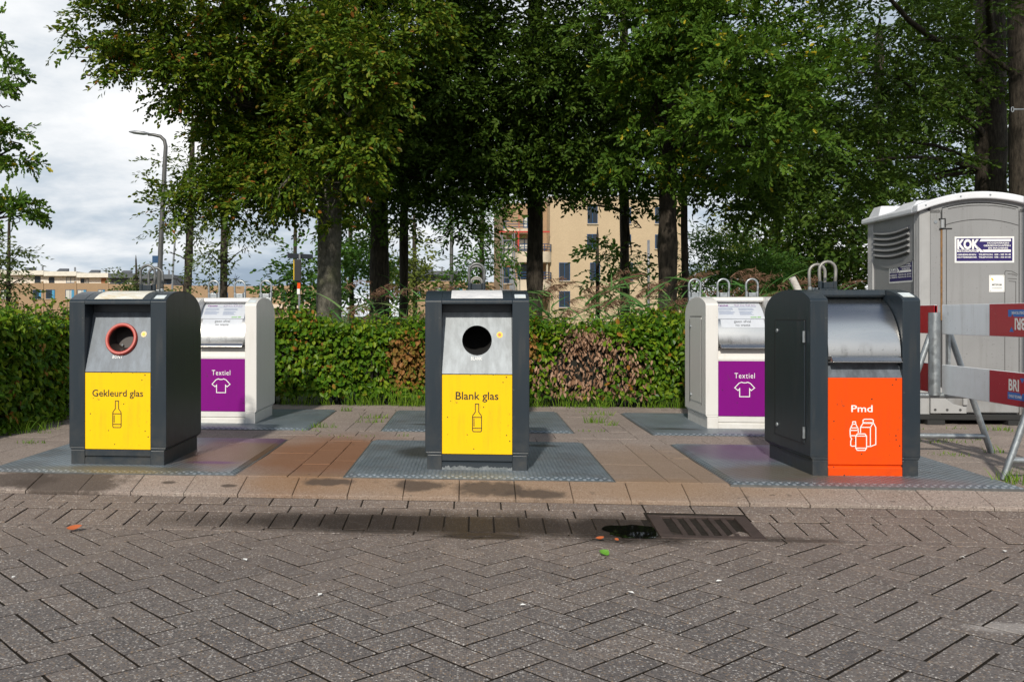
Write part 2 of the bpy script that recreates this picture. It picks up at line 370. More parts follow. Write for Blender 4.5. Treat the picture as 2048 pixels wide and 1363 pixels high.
def m_tiles():
    n = NT('concrete_tiles'); p = n.pos(); isl = n.island()
    g = n.noise(p, 1.4, 5, .6); f = n.noise(p, 38, 5, .7)
    c = n.ramp(isl, [(0, (.265, .215, .187)), (.5, (.285, .232, .202)), (1, (.31, .253, .22))])
    c = n.mix(n.ramp(g, [(.35, .0), (.7, .55)]), c, (.20, .165, .145))
    v = n.voro(p, 150, 'Color'); vx = n.sepx(v)
    c = n.mix(n.math('MULTIPLY', n.math('GREATER_THAN', vx['X'], .86), .5), c, (.46, .41, .36))
    c = n.mix(n.math('MULTIPLY', n.math('LESS_THAN', vx['X'], .12), .55), c, (.08, .07, .06))
    # rust-brown wash between the first two plates and along the kerb
    for cc, rr, col, amt, e in (((-1.1, 6.9), (.62, 1.05), (.21, .092, .038), .85, 1.0), ((.2, 5.85), (1.9, .22), (.25, .15, .075), .55, 1.0), ((1.28, 6.6), (.5, .9), (.25, .165, .10), .55, 1.0)):
        c = n.mix(n.math('MULTIPLY', n.ell(p, cc, rr, e, .35, 2.2), amt), c, col)
    for cc, rr in (((-2.60, 5.80), (.34, .24)), ((-2.95, 5.82), (.24, .12)), ((-.92, 5.86), (.17, .05)), ((-.35, 5.83), (.16, .07)), ((.12, 5.80), (.22, .10)), ((.4, 5.74), (.16, .06)), ((-1.55, 5.78), (.05, .02)), ((-1.95, 5.82), (.05, .02))):
        c = n.mix(n.math('MULTIPLY', n.ell(p, cc, rr, .6, .75, 11), .82), c, (.058, .044, .036))
    sp = n.math('MULTIPLY', n.ramp(n.noise(p, 17, 3, .55), [(.64, 0.), (.68, 1.)]), n.ramp(n.noise(p, 1.6, 2), [(.5, 0.), (.62, 1.)]))
    c = n.mix(n.math('MULTIPLY', sp, .7), c, (.06, .048, .04))
    n.bump(n.math('ADD', n.math('MULTIPLY', f, .7), n.math('MULTIPLY', vx['Y'], .4)), .35, .004)
    return n.set(c, .85, 0, .3)
M['tiles'] = m_tiles()
def m_brick():
    n = NT('exposed_aggregate_paver'); p = n.pos(); isl = n.island()
    v = n.voro(p, 125, 'Color'); x = n.sepx(v); vd = n.voro(p, 125, 'Distance')
    base = n.ramp(isl, [(0, (.100, .091, .090)), (.3, (.128, .114, .110)), (.7, (.142, .126, .119)), (1, (.178, .150, .135))])
    st = n.ramp(x['X'], [(0, (.028, .028, .030)), (.14, (.06, .055, .055)), (.3, (.13, .112, .10)), (.55, (.18, .15, .13)), (.70, (.27, .19, .12)), (.80, (.36, .33, .30)), (.92, (.60, .57, .54))], 'CONSTANT')
    c = n.mix(n.math('MULTIPLY', n.math('LESS_THAN', vd, .52), .74), base, st)
    g = n.noise(p, .9, 5, .6)
    c = n.mix(n.ramp(g, [(.35, 0.), (.7, .35)]), c, (.105, .092, .09))
    yy = n.sepx(p)['Y']; mr = n.N.new('ShaderNodeMapRange'); n.L.new(yy, mr.inputs[0]); mr.inputs[1].default_value = 3.6; mr.inputs[2].default_value = 5.3
    c = n.mix(n.math('MULTIPLY', mr.outputs[0], .42), c, n.mix(.6, c, (.30, .205, .145)))      # warmer and paler towards the gutter
    wet = n.math('MAXIMUM', n.ell(p, (-.22, 5.22), (1.25, .20), .95, .36, 3.2), n.ell(p, (.85, 5.18), (.46, .24), .7, .35, 4))
    wet = n.math('MAXIMUM', wet, n.math('MAXIMUM', n.ell(p, (.05, 5.02), (.26, .07), .7, .35, 6), n.math('MULTIPLY', n.ell(p, (1.68, 5.07), (.26, .06), .9, .45, 6), .7)))
    c = n.mix(n.math('MULTIPLY', wet, .90), c, n.mix(.90, c, (.008, .006, .005)))
    pale = n.math('MULTIPLY', n.ell(p, (2.05, 3.72), (.16, .06), .6, .4, 14), .4); c = n.mix(pale, c, (.45, .42, .40))
    n.bump(n.math('ADD', n.math('MULTIPLY', n.math('SUBTRACT', 1, vd), .6), n.math('MULTIPLY', x['Y'], .5)), .5, .005)
    return n.set(c, n.math('SUBTRACT', .82, n.math('MULTIPLY', wet, .25)), 0, n.math('SUBTRACT', .4, n.math('MULTIPLY', wet, .3)))
M['brick'] = m_brick()
def m_ground():
    n = NT('soil_and_grass'); p = n.pos(); x = n.sepx(p)
    near = n.math('MULTIPLY', n.math('LESS_THAN', x['Y'], 10.9), n.math('LESS_THAN', n.math('ABSOLUTE', x['X']), 14.0))
    g = n.noise(p, 3, 6, .65); s = n.noise(p, 60, 4, .7)
    grass = n.ramp(g, [(.3, (.03, .055, .012)), (.7, (.07, .10, .025))]); soil = n.ramp(s, [(.35, (.010, .008, .006)), (.75, (.035, .028, .022))])
    n.bump(s, .6, .01); return n.set(n.mix(near, grass, soil), .95, 0, .2)
M['ground'] = m_ground()
def m_leaf(name, cols, trans=.35, yellow=None, rough=.55):
    n = NT(name); isl = n.island(); p = n.pos()
    k = len(cols); c = n.ramp(isl, [(i/max(1, k-1), cc) for i, cc in enumerate(cols)])
    c = n.mix(n.ramp(n.noise(p, 1.1, 3, .6), [(.42, 0.), (.66, .35)]), c, tuple(x*.7 for x in cols[0]))
    if yellow:
        f = n.math('MULTIPLY', n.math('GREATER_THAN', n.math('FRACT', n.math('MULTIPLY', isl, 77.7)), 1-yellow[1]), n.ramp(n.noise(p, 1.9, 2), [(.46, 0.), (.56, 1.)]))
        c = n.mix(f, c, yellow[0])
    n.set(c, rough, 0, .2)
    t = n.N.new('ShaderNodeBsdfTranslucent'); n.L.new(n.mix(.5, c, (.10, .14, .01), 'MIX'), t.inputs[0])
    mx = n.N.new('ShaderNodeMixShader'); mx.inputs[0].default_value = trans
    n.L.new(n.b.outputs[0], mx.inputs[1]); n.L.new(t.outputs[0], mx.inputs[2]); n.L.new(mx.outputs[0], n.out.inputs[0]); return n.m
M['beech'] = m_leaf('beech_leaves', [(.045, .098, .010), (.076, .150, .012), (.13, .20, .015), (.23, .25, .018)], .30, ((.26, .10, .02), .06))
M['oak'] = m_leaf('oak_leaves', [(.045, .105, .011), (.075, .155, .015), (.125, .215, .022)], .30, ((.42, .34, .02), .06))
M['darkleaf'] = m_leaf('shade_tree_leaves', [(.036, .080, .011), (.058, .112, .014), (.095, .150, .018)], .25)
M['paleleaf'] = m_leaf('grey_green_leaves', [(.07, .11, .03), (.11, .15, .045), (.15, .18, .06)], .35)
M['midleaf'] = m_leaf('mid_green_leaves', [(.035, .10, .016), (.06, .15, .022), (.10, .19, .03)], .35)
M['limeleaf'] = m_leaf('yellow_green_leaves', [(.08, .12, .018), (.13, .165, .025), (.17, .19, .035)], .35)
M['hedge'] = m_leaf('hornbeam_leaves', [(.040, .108, .008), (.075, .175, .011), (.14, .25, .016), (.25, .335, .02)], .34, ((.34, .15, .03), .08), .36)
M['russet'] = m_leaf('russet_leaves', [(.10, .15, .02), (.33, .14, .04), (.40, .19, .07), (.20, .16, .03)], .3)
M['dead'] = m_leaf('withered_leaves', [(.22, .12, .07), (.37, .215, .135), (.50, .33, .23), (.29, .16, .10)], .2)
M['reed'] = m_leaf('reed_blades', [(.05, .16, .035), (.09, .24, .055), (.15, .30, .09), (.20, .26, .10)], .3)
M['plume'] = m_leaf('reed_plumes', [(.16, .085, .055), (.23, .13, .085), (.32, .19, .125)], .3)
M['grass'] = m_leaf('grass_blades', [(.09, .20, .01), (.15, .29, .02), (.26, .36, .04)], .35)
def m_bark(name, a, b, sc=(1, 1, .25), moss=None):
    n = NT(name); p = n.pos(); q = n.map(p, sc)
    f = n.noise(q, 26, 6, .7); g = n.noise(p, 3, 4)
    c = n.mix(n.ramp(f, [(.35, 0.), (.65, 1.)]), a, b)
    if moss: c = n.mix(n.ramp(g, [(.5, 0.), (.7, .7)]), c, moss)
    n.bump(f, .8, .02); return n.set(c, .9, 0, .2)
M['bark'] = m_bark('beech_bark', (.075, .070, .055), (.17, .16, .13), (1, 1, .6), (.08, .09, .04))
M['oakbark'] = m_bark('oak_bark', (.018, .015, .012), (.072, .060, .046))
M['twig'] = plain('brown_twigs', (.05, .035, .025), .8)
M['hedgecore'] = plain('hedge_twigs_and_shaded_core', (.012, .011, .007), .9, scale=30)  # near-black, so the core also stands for the shade between the leaves
def m_brickwall(name, a, b, mort, sx=4.4):
    n = NT(name); p = n.pos(True); x = n.sepx(p)
    cmb = n.N.new('ShaderNodeCombineXYZ'); n.L.new(n.math('ADD', x['X'], x['Y']), cmb.inputs[0]); n.L.new(x['Z'], cmb.inputs[1])
    t = n.N.new('ShaderNodeTexBrick'); n.L.new(cmb.outputs[0], t.inputs['Vector']); t.inputs['Scale'].default_value = sx
    t.inputs['Color1'].default_value = (*a, 1); t.inputs['Color2'].default_value = (*b, 1); t.inputs['Mortar'].default_value = (*mort, 1)
    t.inputs['Mortar Size'].default_value = .018
    c = n.mix(n.ramp(n.noise(p, .5, 4), [(.4, 0.), (.7, .3)]), t.outputs['Color'], tuple(v*.7 for v in a)); return n.set(c, .85, 0, .2)
M['sandbrick'] = m_brickwall('sand_brick', (.56, .43, .28), (.50, .38, .25), (.42, .33, .23))
M['tanbrick'] = m_brickwall('tan_brick', (.42, .28, .17), (.35, .23, .14), (.28, .2, .13))
M['housewhite'] = plain('white_cladding', (.68, .63, .55), .6, scale=2)
M['housegrey'] = plain('grey_cladding', (.085, .095, .11), .6, scale=2)
M['bluepaint'] = plain('blue_frames', (.012, .06, .15), .4)
M['bluelight'] = plain('light_blue_panels', (.05, .25, .42), .5)
M['darkframe'] = plain('dark_frames', (.02, .025, .035), .4)
M['glass'] = NT('window_glass').set((.025, .032, .042), .10, 0, .4)
M['curtain'] = plain('pale_blind', (.55, .53, .48), .7)
M['timber'] = plain('brown_door', (.30, .12, .04), .6)
M['redsteel'] = plain('red_steel', (.45, .035, .02), .5)
M['concrete'] = plain('pale_concrete', (.46, .38, .28), .8, scale=2)
M['lamppole'] = plain('lamp_post_paint', (.10, .10, .10), .45, .3)
M['lampgrey'] = plain('lamp_head_grey', (.24, .25, .27), .4, .4)
def m_cabin():
    n = NT('grey_moulded_plastic'); p = n.pos(True); g = n.noise(p, 2, 4); s = n.noise(p, 120, 2)
    c = n.ramp(g, [(.3, (.235, .238, .242)), (.7, (.280, .283, .287))]); c = n.mix(n.math('MULTIPLY', n.ramp(n.noise(p, 55, 3), [(.66, 0.), (.70, 1.)]), .5), c, (.08, .07, .06))
    zz = n.N.new('ShaderNodeMapRange'); n.L.new(n.sepx(p)['Z'], zz.inputs[0]); zz.inputs[1].default_value = .62; zz.inputs[2].default_value = .06
    c = n.mix(n.math('MULTIPLY', n.math('MULTIPLY', zz.outputs[0], n.ramp(n.noise(n.map(p, (1, 1, .4)), 9, 6, .7), [(.42, 0.), (.72, 1.)])), .75), c, (.13, .11, .085))
    c = n.mix(n.math('MULTIPLY', n.ramp(n.noise(n.map(p, (12, 12, .5)), 1.8, 5, .6), [(.55, 0.), (.75, 1.)]), .25), c, (.12, .115, .105))
    n.bump(s, .12, .002); return n.set(c, .5, 0, .4)
M['cabin'] = m_cabin()
M['cabinlight'] = plain('light_grey_plastic', (.35, .352, .352), .5, scale=3, bump=.05)
M['cabinroof'] = plain('white_roof_plastic', (.70, .72, .76), .4, scale=3)
M['navy'] = plain('navy_print', (.022, .012, .115), .45, var=.05)
M['groove'] = plain('dark_groove', (.05, .05, .05), .7)
M['hingegold'] = plain('rusty_hinge', (.20, .10, .03), .6, scale=20, var=.4)
M['boardred'] = paint('red_board', (.42, .006, .016), .32, (.16, .03, .03), .5, .9, spec=.35, chips=(.55, .5, .5))
M['boardwhite'] = paint('white_board', (.80, .84, .88), .32, (.36, .34, .31), .5, .9, speck=.05, spec=.4)
M['brandblue'] = plain('blue_logo', (.02, .15, .50), .4, var=.05)
M['castiron'] = plain('cast_iron', (.065, .046, .040), .55, .3, .3, 14, .3)
M['pit'] = plain('black_pit', (.004, .004, .004), .9)
M['water'] = NT('puddle_water').set((.004, .004, .0035), .03, 0, .38)
M['leafgreen'] = plain('fresh_leaf', (.10, .26, .02), .5); M['leaforange'] = plain('fallen_leaf', (.42, .10, .025), .6)
M['rubber'] = plain('black_rubber', (.02, .02, .02), .8)
M['whitepole'] = m_weathered('flaking_white_pole', (.62, .60, .56), (.45, .42, .38), (.25, .17, .12))
M['awning'] = plain('pale_awning', (.62, .52, .40), .7)

# ---------------------------------------------------------------- ground, road, pavement
M['jointsoil'] = plain('joint_soil', (.024, .020, .016), .95, scale=40, spec=.1)
def ground():
    xs = [-700, -14, 14, 700]; rows = [(-500, -.150), (5.10, -.150), (5.38, -.121), (5.52, -.108), (5.66, -.091), (5.68, -.086), (5.93, -.009), (700, -.009)]
    m = MB(); V = [(x, y, z) for y, z in rows for x in xs]; Fc = []
    for j in range(len(rows)-1):
        for i in range(3): Fc.append((j*4+i, j*4+i+1, j*4+i+5, j*4+i+4))
    m.add(V, Fc); o = m.build('ground', M['ground']); tag(o, kind='structure'); return o
ground()
rng = np.random.default_rng(7)
def slabs(name, cells, zfun, mat, h=.05, bev=.006, jit=.0015, tilt=.004, side=None):
    """cells: (cx, cy, ux, uy, hl, hw) -> bevelled slabs in one mesh. (ux,uy) = long direction"""
    C = np.array(cells, float); n = len(C)
    u = C[:, 2:4]; w = np.stack([-u[:, 1], u[:, 0]], 1)
    a = rng.normal(0, .006, n); ca, sa = np.cos(a)[:, None], np.sin(a)[:, None]; u, w = u*ca+w*sa, w*ca-u*sa
    dz = rng.normal(0, jit, n); tx = rng.normal(0, tilt, n); ty = rng.normal(0, tilt, n)
    cor = np.array([(-1, -1), (1, -1), (1, 1), (-1, 1)], float)
    V = np.zeros((n, 12, 3))
    for lv, (ins, dh) in enumerate(((bev, 0.), (0., -bev), (0., -h))):
        for k in range(4):
            lx = cor[k, 0]*(C[:, 4]-ins); ly = cor[k, 1]*(C[:, 5]-ins)
            P = C[:, :2]+u*lx[:, None]+w*ly[:, None]
            V[:, lv*4+k, :2] = P; V[:, lv*4+k, 2] = zfun(P[:, 0], P[:, 1])+dz+tx*lx+ty*ly+dh
    fs = [(0, 1, 2, 3)]+[(4+k, 4+(k+1) % 4, (k+1) % 4, k) for k in range(4)]+[(8+k, 8+(k+1) % 4, 4+(k+1) % 4, 4+k) for k in range(4)]
    F = (np.arange(n)[:, None, None]*12+np.array(fs)[None]).reshape(-1, 4)
    o = mesh_np(name, V.reshape(-1, 3), [F], mat)
    if side:                                            # soil-stained sides down in the joints
        o.data.materials.append(side); idx = np.tile(np.array([0]*5+[1]*4, np.int32), n); o.data.polygons.foreach_set('material_index', idx)
    return o
BW = .14
def zroad(x, y): return np.interp(y, [5.10, 5.38, 5.52, 5.66], [-.14, -.113, -.1, -.083])
def road():
    cells = []; g = .0054; s2 = math.sqrt(.5)
    a = np.array([s2, s2]); b = np.array([-s2, s2])        # brick directions at +-45 degrees; a+b runs away from the camera
    O = np.array([.066, 3.445])
    for i in range(-60, 60):
        for j in range(-40, 40):
            for kind in (0, 1):
                base = (i+2*j)*BW*a+(i-2*j)*BW*b
                if kind == 0: c = base+a*BW+b*BW*.5; u = a
                else: c = base+a*BW*.5+b*2*BW; u = b
                c = c+O-np.array([0, BW*s2*0])
                x, y = c
                if not (-5.6 < x < 6.2 and .6 < y < 5.12): continue
                hl, hw = BW-g, BW/2-g
                cells.append((x, y, u[0], u[1], hl, hw))
    o = slabs('road', cells, lambda x, y: zroad(x, y)-.0035*(y > 4.85), M['brick'], .06, .0034, .0005, .0022, M['jointsoil']); tag(o, kind='structure')
    # gutter: soldier course, then two stretcher courses
    y0 = 5.10; cells = []; g = .0042
    for k in range(-45, 50):
        x = k*BW+.05
        cells.append((x, y0+BW, 0, 1, BW-g, BW/2-g)) if not (1.0 < x < 1.56) else None
    for r in range(2):
        y = y0+2*BW+BW*(r+.5)
        for k in range(-22, 26):
            x = k*2*BW+.17+(.14 if r else 0)
            if r == 0 and .92 < x < 1.62:
                if 1.5 < x: cells.append((1.638, y, 0, 1, BW/2-g, .072-g))
                elif x < 1.1: cells.append((.933, y, 0, 1, BW/2-g, .062-g))
                continue
            cells.append((x, y, 1, 0, BW-g, BW/2-g))
    # row of cut bricks where the herringbone meets the gutter
    for k in range(-22, 26): cells.append((k*2*BW+.1, 5.10-.045, 1, 0, BW-g, .045-g))
    o = slabs('gutter', cells, zroad, M['brick'], .06, .0032, .0010, .0030, M['jointsoil']); tag(o, kind='structure')
    far = MB(); far.add([(-60, -60, -.1425), (60, -60, -.1425), (60, .7, -.1425), (-60, .7, -.1425)], [(0, 1, 2, 3)])
    far.add([(-60, .7, -.1425), (-5.5, .7, -.1425), (-5.5, 5.1, -.1425), (-60, 5.1, -.1425)], [(0, 1, 2, 3)])
    far.add([(6.1, .7, -.1425), (60, .7, -.1425), (60, 5.1, -.1425), (6.1, 5.1, -.1425)], [(0, 1, 2, 3)])
    o = far.build('road_beyond', M['brick']); tag(o, kind='structure')
road()
TW = .345
def pavement():
    g = .0022; cells = []
    kc = []
    for k in range(-20, 26):                                   # sloping kerb slabs
        kc.append((.09+k*TW, 5.80, 1, 0, TW/2-g, .125))
    zk = lambda x, y: np.interp(y, [5.66, 5.935], [-.070, .004])
    o = slabs('kerb', kc, zk, M['tiles'], .08, .0035, .0012, .003); tag(o, kind='structure')
    def col(x0, x1, y0, y1, off):
        y = y0-off
        while y < y1-.02:
            a, b = max(y, y0), min(y+TW, y1)
            if b-a > .04: cells.append(((x0+x1)/2, (a+b)/2, 0, 1, (b-a)/2-.0009, (x1-x0)/2-g))
            y += TW
    def row(x0, x1, y0, y1, off):
        x = x0-off
        while x < x1-.02:
            a, b = max(x, x0), min(x+TW, x1)
            if b-a > .04: cells.append(((a+b)/2, (y0+y1)/2, 1, 0, (b-a)/2-g, (y1-y0)/2-g))
            x += TW
    F0, F1, R0, R1 = 5.94, 7.66, 8.31, 10.08
    for (y0, y1, gaps) in ((F0, F1, ([-1.565, -1.20, -1.0, -.82], [.885, 1.23, 1.43, 1.615], list(np.arange(-7.4, -3.2, TW)), list(np.arange(3.29, 9.2, TW)))),
                           (R0, R1, ([-1.495, -1.15, -.97, -.80], [.88, 1.22, 1.40, 1.575], list(np.arange(-7.3, -3.1, TW)), list(np.arange(3.29, 9.2, TW))))):
        for gp in gaps:
            for i in range(len(gp)-1): col(gp[i], gp[i+1], y0, y1, (i % 2)*TW/2)
    for r in range(2): row(-7.4, 9.2, F1+r*(R0-F1)/2, F1+(r+1)*(R0-F1)/2, (r % 2)*TW/2)
    for r in range(3): row(-7.4, 9.2, R1+r*.235, R1+(r+1)*.235, (r % 2)*TW/2)
    for r in range(8): row(2.9, 9.2, R1+.705+r*TW, R1+.705+(r+1)*TW, (r % 2)*TW/2)
    zp = lambda x, y: .0025*np.sin(x*2.3+1)*np.sin(y*2.9)
    o = slabs('pavement', cells, zp, M['tiles'], .045, .0022, .0009, .0022); tag(o, kind='structure')
pavement()
# ---------------------------------------------------------------- underground containers
PLW = 1.71
def cover_plate(label, cx, y0, y1, w=PLW):
    r = thing('cover_plate', label, 'cover plate', (cx, (y0+y1)/2, 0), 0, 'steel cover plates in the pavement')
    hw, hd = w/2, (y1-y0)/2
    m = MB()
    ins = .035
    m.frustum((-hw, hw, -hd, hd), -.02, (-hw, hw, -hd, hd), .006)
    m.frustum((-hw, hw, -hd, hd), .006, (-hw+ins, hw-ins, -hd+ins, hd-ins), .018)
    m.build('plate', M['tread'], r)
    e = MB()
    for a in ((-hw-.012, -hw-.002, -hd-.012, hd+.012), (hw+.002, hw+.012, -hd-.012, hd+.012), (-hw-.002, hw+.002, -hd-.012, -hd-.002), (-hw-.002, hw+.002, hd+.002, hd+.012)): e.box(*a, -.03, .004)
    e.build('rim', M['galvdark'], r)
    return r
cover_plate('steel tread plate, rust-stained on its right, under the Gekleurd glas container', -2.41, 5.945, 7.665)
cover_plate('blue-grey steel tread plate under the Blank glas container', .032, 5.945, 7.665)
cover_plate('steel tread plate with a purple sheen under the orange Pmd container', 2.455, 5.895, 7.645)
cover_plate('steel tread plate under the cream Textiel container behind the Gekleurd glas one', -2.35, 8.33, 10.06)
cover_plate('steel tread plate by the hedge, half hidden behind the Blank glas container', .037, 8.33, 10.06)
cover_plate('steel tread plate under the cream Textiel container beside the Pmd one', 2.43, 8.26, 10.02)

ARC = [(0, 1.132), (.012, 1.147), (.05, 1.163), (.10, 1.181), (.16, 1.195), (.23, 1.205), (.31, 1.210), (.40, 1.211), (.49, 1.207), (.57, 1.198), (.64, 1.184), (.70, 1.165), (.75, 1.141), (.79, 1.112), (.815, 1.080), (.825, 1.05)]
def arcz(y): return float(np.interp(y, [p[0] for p in ARC], [p[1] for p in ARC]))
def arcstrip(m, x0, x1, y0, y1, off, th=.003, n=8):
    ys = np.linspace(y0, y1, n); out, inn = [], []
    for y in ys:
        s = (arcz(y+.01)-arcz(y-.01))/.02; nv = np.array([-s, 1])/math.hypot(s, 1)
        out.append((y+nv[0]*(off+th), arcz(y)+nv[1]*(off+th))); inn.append((y+nv[0]*off, arcz(y)+nv[1]*off))
    return m.prism(out+inn[::-1], x0, x1)
def loop_mesh(r, x, y, zb, h=.205, w=.056, bar=.0105):
    m = MB(); pts = [(x-w+.006, y, zb)]
    pts.append((x-w, y, zb+h*.55))
    for k in range(9):
        a = math.pi*(1-k/8); pts.append((x+w*math.cos(a), y, zb+h-w+w*math.sin(a)))
    pts.append((x+w, y, zb+h*.55)); pts.append((x+w-.006, y, zb))
    m.tube(pts, bar, 12)
    return m
def lifting_loop(root, x, y, ztop, zb, mat, base_mat):
    lp = loop_mesh(root, x, y, zb, ztop-zb).build('lifting_loop', mat, root, smooth=True)
    b = MB(); b.box(x-.06, x+.06, y-.026, y+.026, zb-.06, zb+.012); b.box(x-.034, x+.034, y-.022, y+.022, zb+.012, zb+.055)
    b.tube([(x-.05, y, zb+.012), (x-.05, y, zb+.062)], .0155, 10); b.tube([(x+.05, y, zb+.012), (x+.05, y, zb+.062)], .0155, 10)
    b.build('loop_base', base_mat, lp, bevel=.003)
def container_shell(root, W, body, pw=.112, D=.825):
    hw = W/2; m = MB()
    for sx in (-1, 1):
        xo, xi = sx*hw, sx*(hw-pw); a, b = min(xo, xi), max(xo, xi)
        prof = [(0, .125)]+ARC+[(D, .125)]
        m.prism(prof, a, b)
        xo2 = sx*(hw-.014); a2, b2 = min(xo2, xi), max(xo2, xi)
        m.frustum((a2, b2, .0, D-.06), .105, (a, b, 0, D), .125); m.box(a2, b2, 0, D-.06, 0, .105)
    m.build('body', body, root, bevel=.004)
    k = MB(); k.box(-hw+pw, hw-pw, .58, D-.04, .03, 1.05); k.build('back_wall', body, root)
def kick(root, x0, x1, mat, z1=.108, name='kick_plate'):
    m = MB(); m.prism([(.006, z1), (.006, .066), (.020, .060), (.010, .052), (.004, .046), (.004, .0), (.05, .0), (.05, z1)], x0, x1)
    return m.build(name, mat, root)
def bottle_lines(s=1.0):
    L = [([(-.0115, .092), (.0115, .092), (.0115, .038), (.020, .026), (.028, .016), (.030, .004), (.030, -.082), (.026, -.092), (-.026, -.092), (-.030, -.082), (-.030, .004), (-.028, .016), (-.020, .026), (-.0115, .038)], True),
         ([(-.030, .003), (.030, .003)], False), ([(-.030, -.070), (.030, -.070)], False), ([(-.020, -.006), (-.020, -.058)], False)]
    return L
def shirt_lines():
    return [([(-.026, .064), (-.050, .054), (-.088, .012), (-.058, -.012), (-.044, .004), (-.044, -.068), (.044, -.068), (.044, .004), (.058, -.012), (.088, .012), (.050, .054), (.026, .064), (.012, .058), (-.012, .058)], True)]
def pmd_lines():
    return [([(-.064, .058), (-.062, .066), (-.046, .066), (-.044, .058), (-.044, .050), (-.030, .022), (-.028, .004), (-.028, -.006)], False), ([(-.064, .058), (-.064, .050), (-.078, .022), (-.080, .004), (-.078, -.030), (-.070, -.044), (-.076, -.062), (-.076, -.086), (-.068, -.092), (-.048, -.090)], False),
            ([(-.076, .026), (-.032, .026)], False), ([(-.079, .010), (-.029, .010)], False), ([(-.078, -.024), (-.046, -.024)], False), ([(-.064, .050), (-.044, .050)], False),
            ([(-.034, -.012), (.014, -.012), (.024, -.026), (.024, -.104), (.014, -.118), (-.034, -.118), (-.044, -.104), (-.044, -.026)], True), ([(-.042, -.026), (.022, -.026)], False), ([(-.042, -.104), (.022, -.104)], False),
            ([(-.014, -.006), (-.014, .030), (.002, .056), (.068, .056), (.082, .030), (.082, -.080), (.048, -.093), (.026, -.093)], False), ([(-.012, .030), (.048, .030), (.048, -.092)], False), ([(.048, .030), (.064, .056)], False),
            ([(.002, .060), (.002, .076), (.010, .082), (.058, .082), (.066, .076), (.066, .060)], True)]
def glass_container(label, cx, y, body, inlet_mat, lidsheet, word, small, ring):
    r = thing('glass_container', label, 'waste container', (cx, y, .012), 0, 'underground waste containers on the pavement')
    W, pw = .692, .112; hw = W/2; xi = hw-pw; D = .825
    container_shell(r, W, body, pw, D)
    m = MB(); prof = [p for p in ARC]+[(D, .99), (.80, .99), (.60, 1.06), (.148, 1.058), (.148, 1.113), (.0, 1.113)]
    m.prism(prof, -xi, xi); m.build('lid', body, r, bevel=.003)
    # sloping inlet face with a round opening
    N = 48; R_ = .100 if not ring else .092; zc = .868; m = MB()
    sl = lambda u, z: (u, .006+(z-.646)/(1.058-.646)*.142, z)
    outer, inner = [], []
    for k in range(N):
        a = 2*math.pi*(k+.5)/N; c, s_ = math.cos(a), math.sin(a)
        x0, z0, z1 = xi-.001, .646, 1.058
        t = min((x0/abs(c)) if abs(c) > 1e-6 else 9, ((z1-zc)/s_ if s_ > 0 else (z0-zc)/s_) if abs(s_) > 1e-6 else 9)
        outer.append([c*t, zc+s_*t]); inner.append([c*R_, zc+s_*R_])
    for cx_, cz_ in ((xi-.001, .646), (xi-.001, 1.058), (-xi+.001, .646), (-xi+.001, 1.058)):
        j = min(range(N), key=lambda q: (outer[q][0]-cx_)**2+(outer[q][1]-cz_)**2); outer[j] = [cx_, cz_]
    vs = [sl(*p) for p in outer]+[sl(*p) for p in inner]
    m.add(vs, [(k, (k+1) % N, N+(k+1) % N, N+k) for k in range(N)])
    ip = m.build('inlet_face', inlet_mat, r)
    t = MB(); vs = [sl(*p) for p in inner]+[(p[0]*.97, sl(*p)[1]+(.30 if not ring else .13), p[1]+.03) for p in inner]
    t.add(vs, [(k, (k+1) % N, N+(k+1) % N, N+k) for k in range(N)]+[tuple(range(N, 2*N))])
    t.build('opening', M['pit'] if not ring else M['hole'], ip)
    nrm = np.array([0, -.412, .142]); nrm /= np.linalg.norm(nrm)
    if ring:
        q = MB(); sec = [(R_-.002, .0), (R_-.002, .020), (R_+.004, .026), (R_+.016, .026), (R_+.021, .018), (R_+.022, .0)]
        ns = len(sec); vs = []
        for k in range(N):
            a = 2*math.pi*k/N
            for rr, hh in sec:
                p = np.array(sl(rr*math.cos(a), zc+rr*math.sin(a)*.98))+nrm*hh; vs.append(p)
        fs = [(k*ns+j, k*ns+j+1, ((k+1) % N)*ns+j+1, ((k+1) % N)*ns+j) for k in range(N) for j in range(ns-1)]
        q.add(vs, fs); q.build('red_ring', M['redplastic'], r, smooth=40)
        b = MB(); p = np.array(sl(-.03, zc-.07))+np.array([0, .115, .03]); b.disc(p, (0, -1, 0), .007, .006, 10); b.build('bolt', M['galv'], ip)
    onsl = lambda e: (lambda u, z: tuple(np.array(sl(u, z))+nrm*e))
    decal('lettering', [text2d(small, w=.074, h=.022, bold=.004, shear=.12, space=1.1)], onsl(.001), M['white'], ip, (-.003 if not ring else -.015, .748))
    st = decal('sticker', [disc2d(0, 0, .0205)], onsl(.001), M['sticker'] if not ring else M['stickerpale'], ip, (.153, .905))
    decal('sticker_centre', [disc2d(0, 0, .010)], onsl(.002), M['stickerred'] if not ring else M['sticker'], st, (.152, .905))
    # front panel
    f = MB(); f.box(-xi+.001, xi-.001, .004, .03, .111, .640); fp = f.build('front_panel', M['yellow'], r, bevel=.002)
    on = lambda u, z: (u, .0028, z)
    decal('lettering', [text2d(word, w=.362 if len(word) > 11 else .284, bold=.010)], on, M['ink'], fp, (0, .492))
    decal('bottle_symbol', [stroke2d(bottle_lines(), .0055)], on, M['ink'], fp, (0 if len(word) < 11 else -.005, .354))
    kick(r, -xi+.001, xi-.001, body if ring else M['kickworn'])
    m = MB(); arcstrip(m, -.172, .172, .016, .30, .0006, .002); m.build('lid_sheet', lidsheet, r)
    m = MB(); arcstrip(m, hw-.095, hw-.022, .02, .085, .0006, .0015); m.build('lid_label', M['label'], r)
